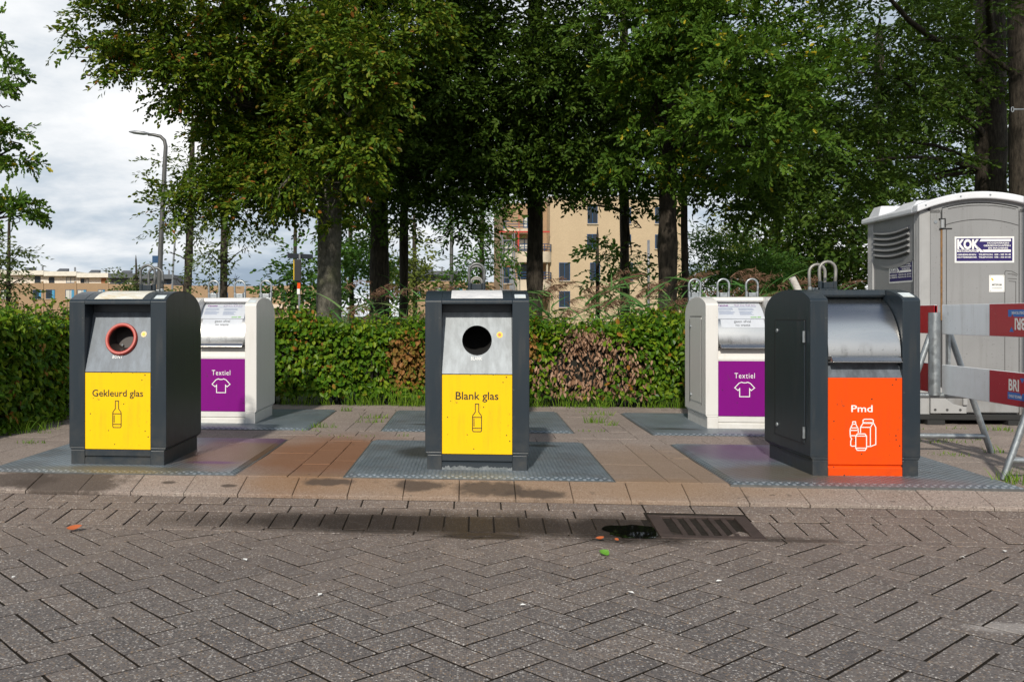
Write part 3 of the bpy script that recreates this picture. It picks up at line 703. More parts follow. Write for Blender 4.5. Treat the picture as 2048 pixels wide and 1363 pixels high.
    lifting_loop(r, 0, .60, 1.415, 1.212, M['galvdark'], M['anthracite']); lifting_loop(r, 0, .775, 1.405, 1.18, M['galvdark'], M['galv'])
    return r
M['hole'] = plain('rubber_flap', (.030, .022, .020), .55, var=.4, scale=14)
M['stickerpale'] = plain('faded_sticker', (.72, .56, .30), .5)
glass_container('dark grey container with yellow Gekleurd glas front and red-ringed opening', -2.445, 6.2, M['anthracite'], M['inletgrey'], M['plateyellow'], 'Gekleurd glas', 'BONT', True)
glass_container('dark grey container with yellow Blank glas front and plain round black hole', .03, 6.2, M['anthracite'], M['inletlight'], M['platewhite'], 'Blank glas', 'BLANK', False)

def drum_container(name, label, cx, y, rz, body, front_mat, word, symbol, row, side_door, poster, full_front, sheet=True, W=.692):
    r = thing(name, label, 'waste container', (cx, y, .012), rz, 'underground waste containers on the pavement')
    pw = .112; hw = W/2; xi = hw-pw; D = .825
    container_shell(r, W, body, pw, D)
    # top beam, back of lid
    m = MB(); prof = [p for p in ARC if p[0] > .22]+[(D, 1.0), (.60, 1.03), (.40, 1.155), (.27, 1.155), (.235, 1.163), (.222, 1.172)]
    m.prism(prof, -xi, xi); m.build('lid', body, r, bevel=.003)
    # drum
    yc, zc, R_ = .41, .775, .40
    n = 28; an = np.linspace(RAD(96), RAD(186), n); prof = [(yc+R_*math.cos(a), zc+R_*math.sin(a)) for a in an]+[(yc, .68), (yc+.02, 1.12)]
    dr = MB(); dr.prism(prof, -xi+.006, xi-.006); dm = dr.build('drum', M['steel'], r, smooth=30)
    for k in range(6):
        riv = MB(); a = RAD(174); p = (-xi+.04+k*(2*xi-.08)/5, yc+R_*math.cos(a), zc+R_*math.sin(a)); riv.disc(p, (0, -1, 0), .0035, .003, 8); riv.build('rivet', M['galv'], dm)
    # flap handle on the drum
    h = MB(); fw = .216
    h.prism([(.026, .778), (.020, .786), (-.012, .768), (-.030, .745), (-.042, .742), (-.042, .738), (-.026, .738), (-.008, .760)], -fw, fw)
    h.build('flap', M['steel2'], r, bevel=.0015)
    for sx in (-1, 1):
        pv = MB(); pv.tube([(sx*fw, .02, .755), (sx*xi, .02, .755)], .02, 12); pv.build('pivot', M['black'], r, smooth=40)
    # fixed front below the drum
    lower_mat = M['inletgrey'] if full_front else body
    m = MB(); m.prism([(.105, .735), (.06, .735), (.006, .640), (.006, .632), (.105, .632)], -xi+.001, xi-.001); m.build('sloping_apron', lower_mat, r)
    f = MB()
    if full_front: f.prism([(.004, .636), (.004, .078), (.018, .070), (.006, .060), (.002, .054), (.002, 0), (.05, 0), (.05, .636)], -xi+.001, xi-.001)
    else: f.box(-xi+.001, xi-.001, .004, .03, .118, .620)
    if not full_front:
        q = MB(); q.box(-xi+.001, xi-.001, .006, .05, .621, .631); q.build('front_rail', body, r)
    fp = f.build('front_panel', front_mat, r, bevel=.0015)
    if not full_front: kick(r, -xi+.001, xi-.001, body, .115)
    on = lambda u, z: (u, .0028, z)
    if word: decal('lettering', [text2d(word, w=.134, h=.044, bold=.012) if word == 'Pmd' else text2d(word, w=.180, h=.048, bold=.002, space=1.16)], on, M['white'], fp, (-.02 if word == 'Pmd' else 0, .438 if word == 'Pmd' else .488))
    if symbol == 'shirt': decal('shirt_symbol', [stroke2d(shirt_lines(), .0075)], on, M['white'], fp, (0, .365))
    if symbol == 'pmd': decal('packaging_symbol', [stroke2d(pmd_lines(), .0062)], on, M['white'], fp, (-.015, .288))
    if sheet:
        m = MB(); arcstrip(m, hw-.092, hw-.020, .03, .11, .0006, .0015); m.build('lid_label', M['label'], r)
    if poster:                                       # notices stuck on the drum
        def cyl(e):
            return lambda u, v: (u, yc+(R_+e)*math.cos(RAD(100)+v/R_), zc+(R_+e)*math.sin(RAD(100)+v/R_))
        def sheet_on(x0, x1, v0, v1, e, mat, nm, par):
            m = MB(); vv = np.linspace(v0, v1, 12); f_ = cyl(e)
            V = [f_(x, v) for v in vv for x in (x0, x1)]; m.add(V, [(2*i, 2*i+2, 2*i+3, 2*i+1) for i in range(11)]); return m.build(nm, mat, par)
        x0, x1 = -xi+.005, xi-.012
        if cx > 0: x0, x1 = -xi+.008, xi-.014
        po = sheet_on(x0, x1-.018, .06, .315, .0012, M['paper'], 'poster', r)
        nt = sheet_on(x0+.03, x1-.03, .320, .405, .0012, M['paper'], 'notice', r)
        def w(shapes, mat, nm, par): 
            m = MB(); f_ = cyl(.0024)
            for (v, f) in shapes: m.add([f_(a, -b) for a, b in v], f)
            return m.build(nm, mat, par)
        cxp = (x0+x1)/2
        w([sh(text2d('Textiel', w=.10, bold=.03), x0+.085, -.128)], M['purpleprint'], 'lettering', po)
        w([sh(rect2d(-.17, .16, -.002, .002), cxp, -.155)], M['blueprint'], 'rule', po)
        rr = random.Random(5); bars = []
        for k in range(9):
            if k in (3,): continue
            v = -.178-.0105*k
            bars.append(sh(rect2d(0, .11+rr.random()*.035, -.0016, .0016), x0+.03, v)); bars.append(sh(rect2d(0, .10+rr.random()*.04, -.0016, .0016), x0+.215, v-.004))
        w(bars, M['blueprint'], 'small_print', po)
        ic = [([(a*.24, b*.24) for a, b in p], c) for p, c in shirt_lines()]
        items = []
        for k, dx in enumerate((0, .05, .10, .15)):
            v, f = stroke2d(ic if k % 2 == 0 else [([(-.018, -.012), (-.014, .010), (.006, .012), (.018, -.004), (.018, -.012)], True)], .0025); items.append((v+np.array([x0+.215+dx, -.125]), f))
        w(items, M['purpleprint'], 'clothes_symbols', po)
        w([sh(rect2d(-.008, .008, -.004, .004), x0+.24+k*.025, -.082) for k in range(4)], M['blueprint'], 'logo_row', po)
        w([sh(text2d('mooi', w=.052, bold=.03), x1-.115, -.296), sh(rect2d(0, .03, -.003, .003), x1-.08, -.293), sh(rect2d(0, .03, -.002, .002), x1-.08, -.302)], M['greenprint'], 'lettering', po)
        w([sh(text2d('geen afval', w=.15, bold=.015), cxp, -.347), sh(text2d('no waste', w=.13, bold=.015), cxp, -.382)], M['greyprint'], 'lettering', nt)
    if side_door:
        x = -hw; d = MB(); d.prism([(.085, .20), (.085, 1.00), (.60, 1.00), (.60, .20)], x-.006, x+.002) if side_door == 2 else d.prism([(.16, .22), (.16, 1.02), (.60, 1.02), (.60, .22)], x-.004, x+.002)
        dd = d.build('service_door', body, r, bevel=.003)
        hm = MB(); ys = .075 if side_door == 2 else .13
        if side_door == 2:
            for z in (.86, .235):
                hh = MB(); hh.tube([(x-.012, ys, z), (x-.012, ys, z+.075)], .009, 10); hh.build('hinge', M['galv'], dd)
        g = MB()
        gx = (.083, .087) if side_door == 2 else (.158, .162)
        for (a, b, c, e) in ((.60, .606, .2, 1.0), ): g.box(x-.0065, x-.001, a, b, c, e)
        g.box(x-.003, x-.001, gx[0]-.006, gx[0], .2, 1.0); g.box(x-.003, x-.001, gx[0]-.006, .606, 1.001 if side_door == 2 else 1.021, 1.009 if side_door == 2 else 1.029)
        g.build('door_gap', M['black'], dd)
        for z in (.93, .27):
            kk = MB(); kk.disc((x-.004, .555, z), (-1, 0, 0), .015, .010, 14); kk.build('lock', M['galv'], dd, bevel=.003)
    if row == 'across':
        for k in (-.275, 0, .275): lifting_loop(r, k, .725, 1.395, 1.205, M['galv'], M['galv'])
    else:
        lifting_loop(r, 0, .57, 1.415, 1.215, M['galv2'], M['anthracite']); lifting_loop(r, 0, .745, 1.405, 1.18, M['galv2'], M['galv'])
    return r
M['galv2'] = m_galv('rusty_galvanised_bar', (.30, .29, .27), .5, .5)
M['steel2'] = NT('polished_flap_steel').set((.68, .66, .63), .25, 1.0)
drum_container('packaging_container', 'dark grey container with orange Pmd front and steel drum', 2.515, 6.2, 2.5, M['anthracite'], M['orange'], 'Pmd', 'pmd', 'deep', 2, False, True)
drum_container('textile_container', 'cream container with purple Textiel front, partly behind the Gekleurd glas one', -2.40, 8.68, 0, M['cream'], M['purple'], 'Textiel', 'shirt', 'across', 0, True, False)
drum_container('textile_container', 'cream container with purple Textiel front, partly behind the orange Pmd one', 2.468, 8.68, 0, M['cream'], M['purple'], 'Textiel', 'shirt', 'across', 1, True, False)
drum_container('hidden_container', 'dark container hidden behind the Blank glas one, only its lifting loop showing', .04, 8.66, 0, M['anthracite'], M['anthracite'], None, None, 'deep', 0, False, False, False)

# ---------------------------------------------------------------- gully grate, puddle, litter
def gully():
    zf = lambda y: float(zroad(0, y))+.004
    r = thing('gully_grate', 'dark cast iron gully grate in the gutter', 'drain grate', (1.28, 5.26, zf(5.26)))
    tl = math.atan2(zf(5.46)-zf(5.06), .40); r.rotation_euler = (tl, 0, 0)
    m = MB(); hw, hd = .275, .205
    m.box(-hw, hw, -hd, -hd+.045, -.03, .004); m.box(-hw, hw, hd-.03, hd, -.03, .004); m.box(-hw, -hw+.07, -hd+.045, hd-.03, -.03, .004); m.box(hw-.07, hw, -hd+.045, hd-.03, -.03, .004)
    m.build('frame', M['castiron'], r, bevel=.003)
    for k in range(5):
        x = -hw+.07+(k+1)*(2*hw-.14)/6; b = MB()
        n = 9; ys = np.linspace(-hd+.045, hd-.03, n); V = []
        for y in ys:
            dx = .010*math.sin((y+hd)/(2*hd)*math.pi); dz = -.012*math.sin((y+hd)/(2*hd)*math.pi)
            V += [(x-.014+dx, y, -.03), (x+.014+dx, y, -.03), (x+.014+dx, y, .002+dz), (x-.014+dx, y, .002+dz)]
        b.add(V, [(4*i+a, 4*i+(a+1) % 4, 4*i+4+(a+1) % 4, 4*i+4+a) for i in range(n-1) for a in range(4)]); b.build('bar', M['castiron'], r, smooth=30)
    p = MB(); p.box(-hw+.02, hw-.02, -hd+.02, hd-.02, -.034, -.031); p.build('pit', M['pit'], r)
gully()
def puddle():
    pts = []
    for k in range(36):
        a = 2*math.pi*k/36; rr = 1+.09*math.sin(3*a+.5)+.07*math.sin(5*a+1)+.04*math.sin(9*a)
        pts.append((.885+.17*rr*math.cos(a), 5.155+.12*rr*math.sin(a)))
    pts = [(min(x, .999), y) for x, y in pts]
    m = MB()
    m.add([(x, y, float(zroad(0, y))+.0035) for x, y in pts], [tuple(range(len(pts)))]); o = m.build('puddle', M['water']); tag(o, kind='structure')
puddle()
def flat_leaf(px, py, z, L, W, mat, rz, label, curl=.3):
    v = (px-XP)/FPX*_r+_d; s = (CH-z)*FPX/(py-HY); P = v*s+np.array([0, 0, z])
    m = MB(); n = 7
    for i in range(n):
        t = i/(n-1); w = W*math.sin(math.pi*t)**.7*.5+.001; h = curl*L*(t-.5)**2*1.6
        m.v += [((t-.5)*L, -w, h+.25*w), ((t-.5)*L, 0, h), ((t-.5)*L, w, h+.25*w)]
    for i in range(n-1):
        a = 3*i; m.f += [(a, a+3, a+4, a+1), (a+1, a+4, a+5, a+2)]
    o = m.build('fallen_leaf', mat); o.location = (P[0], P[1], z+.004); o.rotation_euler = (RAD(18), RAD(-8), RAD(rz)); tag(o, label, 'leaf', 'fallen leaves on the road')
flat_leaf(149, 1057, -.13, .085, .05, M['leaforange'], 12, 'orange brown fallen leaf on the grey pavers before the Gekleurd glas container')
flat_leaf(1208, 1108, -.135, .055, .05, M['leafgreen'], 40, 'small fresh green leaf on the grey pavers below the gully grate', .6)
flat_leaf(1200, 1077, -.13, .045, .025, M['leaforange'], 5, 'reddish leaf at the near edge of the puddle, on its left')
flat_leaf(1233, 1080, -.13, .03, .02, M['leaforange'], 60, 'tiny reddish leaf at the near edge of the puddle, closest to the grate')
def litter():
    rr = np.random.default_rng(3); m = MB()
    for (px, py) in ((1046, 1211), (1262, 1186), (1438, 1163), (27, 1155), (1925, 1115), (2010, 1103), (640, 1190), (490, 1120)):
        v = (px-XP)/FPX*_r+_d; s = (CH+.135)*FPX/(py-HY); P = v*s
        a = rr.random()*3; L = .012+.01*rr.random(); c, s_ = math.cos(a)*L, math.sin(a)*L
        m.add([(P[0]-c, P[1]-s_, -.130), (P[0]+s_*.6, P[1]-c*.6, -.127), (P[0]+c, P[1]+s_, -.129), (P[0]-s_*.6, P[1]+c*.6, -.126)], [(0, 1, 2, 3)])
    o = m.build('litter_scraps', M['white']); tag(o, 'pale scraps of litter scattered on the road', 'litter', kind='stuff')
litter()

# ---------------------------------------------------------------- portable toilet
def toilet():
    C = np.array([4.285, 9.33]); W, D = 1.10, 1.14
    r = thing('portable_toilet', 'grey portable toilet cabin with white roof and navy sign panels', 'portable toilet', (C[0], C[1], .0), 1.0)
    m = MB(); m.box(.02, W-.02, .03, D-.02, .10, 2.06); m.build('wall', M['cabin'], r, bevel=.01)
    m = MB(); m.box(-.01, W+.01, -.01, D+.02, .045, .10); m.build('base', M['rubber'], r, bevel=.008)
    for a_, b_ in ((.06, .22), (W-.30, W-.08)):
        m = MB(); m.box(a_, b_, -.03, D-.1, -.0, .046); m.build('skid', M['rubber'], r)
    for (x, y) in ((0, 0), (W, 0), (0, D), (W, D)):            # fluted corner posts
        m = MB(); sx = 1 if x == 0 else -1; sy = 1 if y == 0 else -1
        for k in range(4):
            m.tube([(x+sx*.016, y+sy*(.018+.030*k), .10), (x+sx*.016, y+sy*(.018+.030*k), 2.055)], .0155, 10)
        m.box(min(x+sx*.016, x+sx*.10), max(x+sx*.016, x+sx*.10), min(y+sy*.005, y+sy*.10), max(y+sy*.005, y+sy*.10), .10, 2.055)
        m.build('corner_post', M['cabinlight'], r, smooth=30)
    # front frame and door
    arch = lambda x, z0, rise, xc, hw: z0+rise*(1-((x-xc)/hw)**2)
    xc = W/2; N = 20
    dx0, dx1 = .205, .905
    xs = np.linspace(.10, W-.10, N)
    fr = MB(); fr.box(.10, dx0-.012, -.004, .05, .10, 2.06); fr.box(dx1+.012, W-.10, -.004, .05, .10, 2.06)
    prof = [(x, arch(x, 2.05, .14, xc, xc)) for x in xs]+[(W-.10, 2.03), (dx1+.012, 2.03)]+[(x, arch(x, 2.015, .12, xc, xc)-.004) for x in np.linspace(dx1, dx0, N)]+[(dx0-.012, 2.03), (.10, 2.03)]
    fr.prism_y(prof, -.004, .05); fr.build('door_frame', M['cabin'], r)
    d = MB(); xs2 = np.linspace(dx0, dx1, N)
    d.prism_y([(dx0, .12)]+[(dx1, .12)]+[(x, arch(x, 2.00, .12, xc, xc)-.002) for x in xs2[::-1]], -.016, .02)
    door = d.build('door', M['cabin'], r, bevel=.006)
    g = MB()
    v, f = stroke2d([([(x, arch(x, 1.865, .10, xc, .45)) for x in np.linspace(dx0+.03, dx1-.005, 18)], False), ([(dx0+.035, .2), (dx0+.035, 1.87)], False), ([(x, arch(x, 1.985, .115, xc, xc)) for x in np.linspace(dx0+.05, dx1-.03, 18)], False)], .007)
    g.add([(a, -.0172, b) for a, b in v], f)
    v, f = stroke2d([([(.775, .3), (.775, 1.46), (.785, 1.475), (.84, 1.468), (.895, 1.435)], False), ([(.80, 1.40), (.885, 1.395)], False), ([(.80, 1.445), (.85, 1.44), (.885, 1.425)], False), ([(.81, 1.375), (.875, 1.37), (.875, 1.15), (.82, 1.15)], False),
                     ([(.775, .98), (.785, .955), (.84, .95), (.90, .925)], False), ([(.80, 1.10), (.80, .985), (.885, .985)], False)], .005)
    g.add([(a, -.0172, b) for a, b in v], f); g.build('groove', M['groove'], door)
    h = MB(); h.box(dx0-.014, dx0+.004, -.012, .0, 1.0, 1.90); h.build('hinge_strip', M['hingegold'], door)
    h = MB(); h.tube([(dx0-.004, -.022, 1.885), (dx0-.004, -.022, 1.965)], .018, 12); h.build('hinge_spring', M['steel2'], door, smooth=40)
    h = MB(); h.box(dx0-.03, dx0+.028, -.020, -.004, 1.968, 1.978); h.box(dx0+.02, dx0+.028, -.022, -.016, 1.89, 1.968); h.box(dx0-.03, dx0+.085, -.022, -.016, 1.874, 1.884); h.build('hinge_bracket', M['black'], door)
    # side ventilation louvres, on both sides
    for sx, x in ((-1, .02), (1, W-.02)):
        a, b = (x-.014, x+.002) if sx < 0 else (x-.002, x+.014)
        def sag(y): return -.05*math.sin((y-.12)/(D-.24)*math.pi)
        m = MB(); ys = np.linspace(.14, D-.12, 16)
        prof = [(y, 1.60+sag(y)*1.4) for y in ys]+[(D-.12, 2.045), (.14, 2.045)]
        m.prism(prof, a+(.006 if sx < 0 else 0), b-(0 if sx < 0 else .006)); m.build('vent_panel', M['cabin'], r)
        for k in range(5):
            z = 1.70+k*.058; lo = MB(); ys = np.linspace(.22, D-.17, 14); V = []
            for y in ys:
                s_ = sag(y)*.8
                V += [(x+sx*.004, y, z+s_-.018), (x+sx*.034, y, z+s_-.012), (x+sx*.034, y, z+s_-.004), (x+sx*.004, y, z+s_+.020)]
            lo.add(V, [(4*i+q, 4*i+(q+1) % 4, 4*i+4+(q+1) % 4, 4*i+4+q) if sx > 0 else (4*i+4+q, 4*i+4+(q+1) % 4, 4*i+(q+1) % 4, 4*i+q) for i in range(13) for q in range(4)]+[(0, 1, 2, 3)[::sx], (52, 53, 54, 55)[::-sx]])
            lo.build('louvre', M['cabin'], r)
            gp = MB(); gp.prism([(y, z+sag(y)*.8-.020) for y in ys]+[(y, z+sag(y)*.8-.034) for y in ys[::-1]], min(x+sx*.008, x+sx*.016), max(x+sx*.008, x+sx*.016)); gp.build('vent_slot', M['groove'], r)
    # roof
    ro = MB(); N = 24; ov = .045
    xs = np.linspace(-ov, W+ov, N)
    zt = lambda x: arch(x, 2.105, .125, xc, W/2+ov)
    top = [(x, zt(x)) for x in xs]; bot = [(x, zt(x)-.068) for x in xs[::-1]]
    ro.prism_y(top+bot, -ov-.012, .05)
    ro.prism_y([(x, arch(x, 2.085, .115, xc, W/2+ov)) for x in xs]+[(W+ov, 2.035), (-ov, 2.035)], .05, D+ov)
    ro.frustum((-.03, .34, .80, 1.08), 2.07, (.02, .29, .85, 1.03), 2.20); ro.frustum((.0, .42, .16, .62), 2.09, (.10, .40, .24, .54), 2.185)
    roof = ro.build('roof', M['cabinroof'], r, bevel=.012)
    for x in (.03, .35, .62, .98):
        sc = MB(); sc.disc((x, -ov-.012, zt(x)-.034), (0, -1, 0), .008, .005, 10); sc.build('roof_bolt', M['galv'], roof)
    sc = MB(); sc.disc((.145, -.004, 1.945), (0, -1, 0), .016, .006, 14); sc.build('frame_bolt', M['galv'], r)
    # hinge foot and skirt blocks at the base
    ft = MB(); ft.prism_y([(.09, .11), (.42, .11), (.42, .17), (.30, .20), (.22, .26), (.19, .36), (.09, .36)], -.03, -.004); ft.box(.385, .425, -.04, -.004, .19, .34); foot = ft.build('hinge_foot', M['cabinlight'], r, bevel=.006)
    for x in (.13, .24, .36):
        bb = MB(); bb.disc((x, -.03, .145), (0, -1, 0), .012, .004, 10); bb.build('foot_bolt', M['groove'], foot)
    # signs
    def sign(par, fn, W_, H_, flip=False):
        pl = decal('sign', [rect2d(-W_/2, W_/2, -H_/2, H_/2)], fn(.0), M['white'], par)
        decal('sign_field', [rect2d(-W_/2*.94, W_/2*.94, -H_/2*.87, H_/2*.87)], fn(.0012), M['navy'], pl)
        s = W_/.543
        S = lambda t, x, y, w_, h_, b=.02: sh(text2d(t, w=w_*s, h=h_*s, bold=b), x*s, y*s)
        items = [S('KOK', -.147, .052, .205, .098, .05), sh(rect2d(-.250*s, -.052*s, -.020*s, .002*s), 0, -.002*s),
                 sh(poly2d([(-.085*s, .052*s), (-.062*s, .030*s), (-.003*s, -.024*s), (-.040*s, -.024*s)]), 0, 0),
                 sh(poly2d([(-.032*s, .101*s), (.240*s, .101*s), (.240*s, .078*s), (-.045*s, .078*s)]), 0, 0), sh(poly2d([(-.018*s, 0), (.240*s, 0), (.240*s, -.024*s), (-.002*s, -.024*s)]), 0, 0),
                 S('HOOGWERKERS', .125, .062, .20, .016, .03), S('GEREEDSCHAPPEN', .115, .038, .245, .016, .03), S('EN MACHINES', .125, .014, .18, .016, .03),
                 S('GENEMUIDEN', -.163, -.047, .17, .015, .03), S('TELEFOON:', .012, -.047, .13, .015, .03), S('038 - 385 93 48', .165, -.047, .148, .015, .03),
                 S('HATTEMERBROEK', -.158, -.072, .18, .015, .03), S('TELEFOON:', .012, -.072, .13, .015, .03), S('038 - 303 64 00', .165, -.072, .148, .015, .03)]
        decal('lettering', items, fn(.0024), M['white'], pl)
        decal('lettering', [S('VERHUUR', -.155, -.011, .175, .015, .02)], fn(.0036), M['navy'], pl)
    fd = lambda px, py: atY(px, py, 9.33)
    p0, p1 = fd(1908, 473.5), fd(2028, 525); cxs, czs = (p0[0]+p1[0])/2-C[0], (p0[2]+p1[2])/2
    sign(door, lambda e: (lambda u, v: (cxs+u, -.0175-e, czs+v)), p1[0]-p0[0], p0[2]-p1[2])
    # side sign on the left wall (outside face x = .02), seen from the left
    yc_, zc_ = .42, 1.50
    sign(r, lambda e: (lambda u, v: (.0185-e, yc_-u, zc_+v)), .50, .245)
    p0, p1 = fd(1977.5, 550), fd(2008.5, 583.5); cx2, cz2 = (p0[0]+p1[0])/2-C[0], (p0[2]+p1[2])/2; w2, h2 = p1[0]-p0[0], p0[2]-p1[2]
    fn = lambda e: (lambda u, v: (cx2+u, -.0175-e, cz2+v))
    pl = decal('number_plate', [rect2d(-w2/2, w2/2, -h2/2, h2/2)], fn(.0), M['white'], door)
    decal('lettering', [sh(text2d('MT29138', w=w2*.62, bold=.03), 0, -.012), sh(rect2d(-w2*.34, w2*.34, -.0015, .0015), 0, -.045)], fn(.0012), M['ink'], pl)
    decal('logo', [disc2d(-w2*.32, .045, .008), disc2d(-w2*.27, .034, .007)], fn(.0012), M['sticker'], pl)
    decal('rivets', [disc2d(a*w2*.42, b*h2*.43, .004, 8) for a in (-1, 1) for b in (-1, 1)], fn(.0014), M['galv'], pl)
toilet()

# ---------------------------------------------------------------- road barrier
def barrier_stand(label, cx, y, postx, short=False):
    r = thing('barrier_stand', label, 'barrier stand', (cx, y, 0), 0, 'galvanised barrier stands')
    m = MB(); m.tube([(postx, 0, .44), (postx, 0, 1.07)], .041, 16); m.build('post', M['galv'], r, smooth=40)
    m = MB(); m.tube([(postx, 0, .45), (postx, 0, 1.066)], .036, 16, cap=False); m.build('post_bore', M['pit'], r)
    for sx in (-1, 1):
        m = MB(); x0 = postx+(-.02 if sx < 0 else .125); m.tube([(x0, .02, .90), (x0+sx*.30, .02, 0.0)], .022, 12); m.build('leg', M['galv'], r, smooth=40)
    xl = postx-.02-.30*.5; xr = postx+.125+.30*.5
    m = MB(); m.tube([(xl, .02, .435), (xr, .02, .435)], .021, 12); m.build('crossbar', M['galv'], r, smooth=40)
    m = MB(); m.tube([(xl-.11, .02, .125), (xr+.11, .02, .125)], .021, 12); m.build('crossbar', M['galv'], r, smooth=40)
    return r
barrier_stand('galvanised A-frame barrier stand between the Pmd container and the toilet', 3.52, 7.43, 0.0)
barrier_stand('galvanised barrier stand cut off by the photo edge, only its leg showing', 3.715, 6.22, -.02)
def barrier_panel(label, x, ya, yb, seq, logo):
    """two boards running along y from ya (far) towards yb (near)"""
    r = thing('road_barrier', label, 'barrier', (x, ya, 0), 0, 'red and white barrier panels')
    L = ya-yb
    for (z0, z1, low) in ((.905, 1.130, False), (.445, .672, True)):
        b = MB(); b.box(-.010, .010, -L, 0, z0, z1); bd = b.build('board', M['boardwhite'], r, bevel=.003)
        s = 0; k = 0
        for (a, w) in seq:
            reds = MB(); reds.box(-.0115, .0115, -a-w, -a, z0+.003, z1-.003); reds.build('red_field', M['boardred'], bd)
        if logo:
            yc = -.985; zc = (z0+z1)/2
            sg = -1 if not low else 1                   # the upper board hangs upside down
            fn = lambda e: (lambda u, v: (-.0118-e, yc-u*sg, zc+v*sg))
            decal('lettering', [sh(text2d('BRI', w=.118, h=.078, bold=.03), -.035, .026)], fn(0), M['white'], bd)
            decal('logo', [poly2d([(-.105, -.022), (.035, -.022), (.05, -.04), (.066, -.022), (.10, -.022), (.10, -.070), (-.105, -.070)]), poly2d([(.034, .078), (.086, .078), (.06, .045)])], fn(0), M['brandblue'], bd)
            decal('lettering', [sh(text2d('CIVIELE TECHNIEK', w=.15, h=.018, bold=.02), -.015, -.048)], fn(.0012), M['white'], bd)
    for yy in (-.03, -L+.03):
        u = MB(); u.box(.012, .03, yy-.022, yy+.022, .44, 1.12); u.build('upright', M['galv'], r, bevel=.002)
    return r
barrier_panel('red and white barrier boards lettered BRI in front of the toilet', 3.60, 7.46, 5.16, [(.66, .66), (1.98, .32)], True)
barrier_panel('red and white barrier boards of which only a red end shows behind the Pmd container', 3.60, 9.62, 7.575, [(.0, .6), (1.2, .845)], False)
def leaning_pole():
    a = atY(1584, 555, 10.0); b = np.array([a[0]+.72, a[1]+.1, 0.0])
    m = MB(); m.tube([b, a], .034, 14); m.build('pole', None)
    o = SC.collection.objects['pole']; o.name = 'leaning_pole'; o.data.materials.append(M['whitepole']); tag(o, 'flaking white pole leaning behind the Pmd container', 'pole')
leaning_pole()
#PART3
# ---------------------------------------------------------------- leaves, hedges, trees
BEECH = (np.array([(0, 0), (.30, .42), (.70, .40), (1, 0), (.70, -.40), (.30, -.42)]), [(0, 1, 2, 3), (0, 3, 4, 5)])
OAKL = (np.array([(0, .0), (.2, .16), (.32, .10), (.48, .36), (.60, .18), (.80, .30), (1, 0), (.80, -.30), (.60, -.18), (.48, -.36), (.32, -.10), (.2, -.16)]), [(0, 1, 2, 3, 4, 5, 6), (0, 6, 7, 8, 9, 10, 11)])
BLADE = (np.array([(0, -.5), (.5, -.42), (1, 0), (.5, .42), (0, .5)]), [(0, 1, 2, 3, 4)])
def norm(a): return a/(np.linalg.norm(a, axis=-1, keepdims=True)+1e-9)
def leaf_arrays(P, U, Nn, L, W, tpl, fold=.25):
    """leaf at P pointing along U with normal Nn"""
    U = norm(U); S = norm(np.cross(Nn, U)); Nn = np.cross(U, S)
    t = tpl[0]; n = len(P); k = len(t)
    V = P[:, None]+U[:, None]*(t[None, :, :1]*L[:, None, None])+S[:, None]*(t[None, :, 1:2]*W[:, None, None]) \
        + Nn[:, None]*((np.abs(t[None, :, 1:2])*W[:, None, None]*fold)-(t[None, :, :1]**2*L[:, None, None]*.18))
    F = [(np.arange(n)[:, None]*k+np.array(f)[None]) for f in tpl[1]]
    return V.reshape(-1, 3), F
def blobs(rg, P):
    """cheap 3-D clumpiness used to leave gaps in crowns"""
    a = np.zeros(len(P))
    for f in (1.1, 1.9, 3.3):
        for _ in range(2):
            d = norm(rg.normal(size=3)); a += np.sin(P@d*f*2.1+rg.random()*6.3)/f
    return a
def sprays(rg, C, axes, n, L, W, per, slen, tpl, droop=.25, gap=-.9, shell=.45, flat=.7, clus=9, cs=.55):
    """twigs of leaves filling an ellipsoid"""
    nc = max(2, n//clus); q = norm(rg.normal(size=(nc, 3))); rad = (shell**3+(1-shell**3)*rg.random(nc))**(1/3)
    P0 = C+(q*rad[:, None])@axes; I0 = rg.integers(0, nc, n); od = norm(q@axes)
    off = norm(rg.normal(size=(n, 3)))*(rg.random(n)[:, None]**.5)*slen*cs*np.array([1, 1, .55])
    P = P0[I0]+off+od[I0]*(slen*cs*.5*rg.random(n))[:, None]; q = norm(q[I0]*.55+norm(off)*.75)
    keep = blobs(rg, P) > gap; P, q = P[keep], q[keep]; n = len(P)
    if n == 0: return None
    out = norm(norm(q)+rg.normal(0, .35, (n, 3))); out[:, 2] = out[:, 2]*.5-droop*rg.random(n); out = norm(out)
    up = norm(np.array([0, 0, 1.])*flat+out*.25+rg.normal(0, .33, (n, 3))); side = norm(np.cross(up, out)); up = np.cross(out, side)
    t = (np.arange(per)+.5)/per
    T = np.tile(t, n); I = np.repeat(np.arange(n), per); sg = np.tile(np.where(np.arange(per) % 2 == 0, 1., -1.), n)
    m = n*per
    pos = P[I]+out[I]*(T*slen)[:, None]-np.array([0, 0, 1.])*(T**2*slen*.25)[:, None]+rg.normal(0, slen*.035, (m, 3))
    d = out[I]*(.45+.5*T)[:, None]+side[I]*(sg*(1.0-.6*T))[:, None]+rg.normal(0, .25, (m, 3))
    nn = up[I]+rg.normal(0, .38, (m, 3))
    l = L*(.7+.5*rg.random(m)); w = W*(.7+.5*rg.random(m))
    return leaf_arrays(pos, d, nn, l, w, tpl)
def merge(parts):
    V, F, o = [], {}, 0
    for p in parts:
        if p is None: continue
        v, fs = p; V.append(v)
        for f in fs: F.setdefault(f.shape[1], []).append(f+o)
        o += len(v)
    return np.concatenate(V), [np.concatenate(x) for x in F.values()]
def ell_axes(rx, ry, rz): return np.stack([_r*rx, _d*ry, np.array([0, 0, rz])])
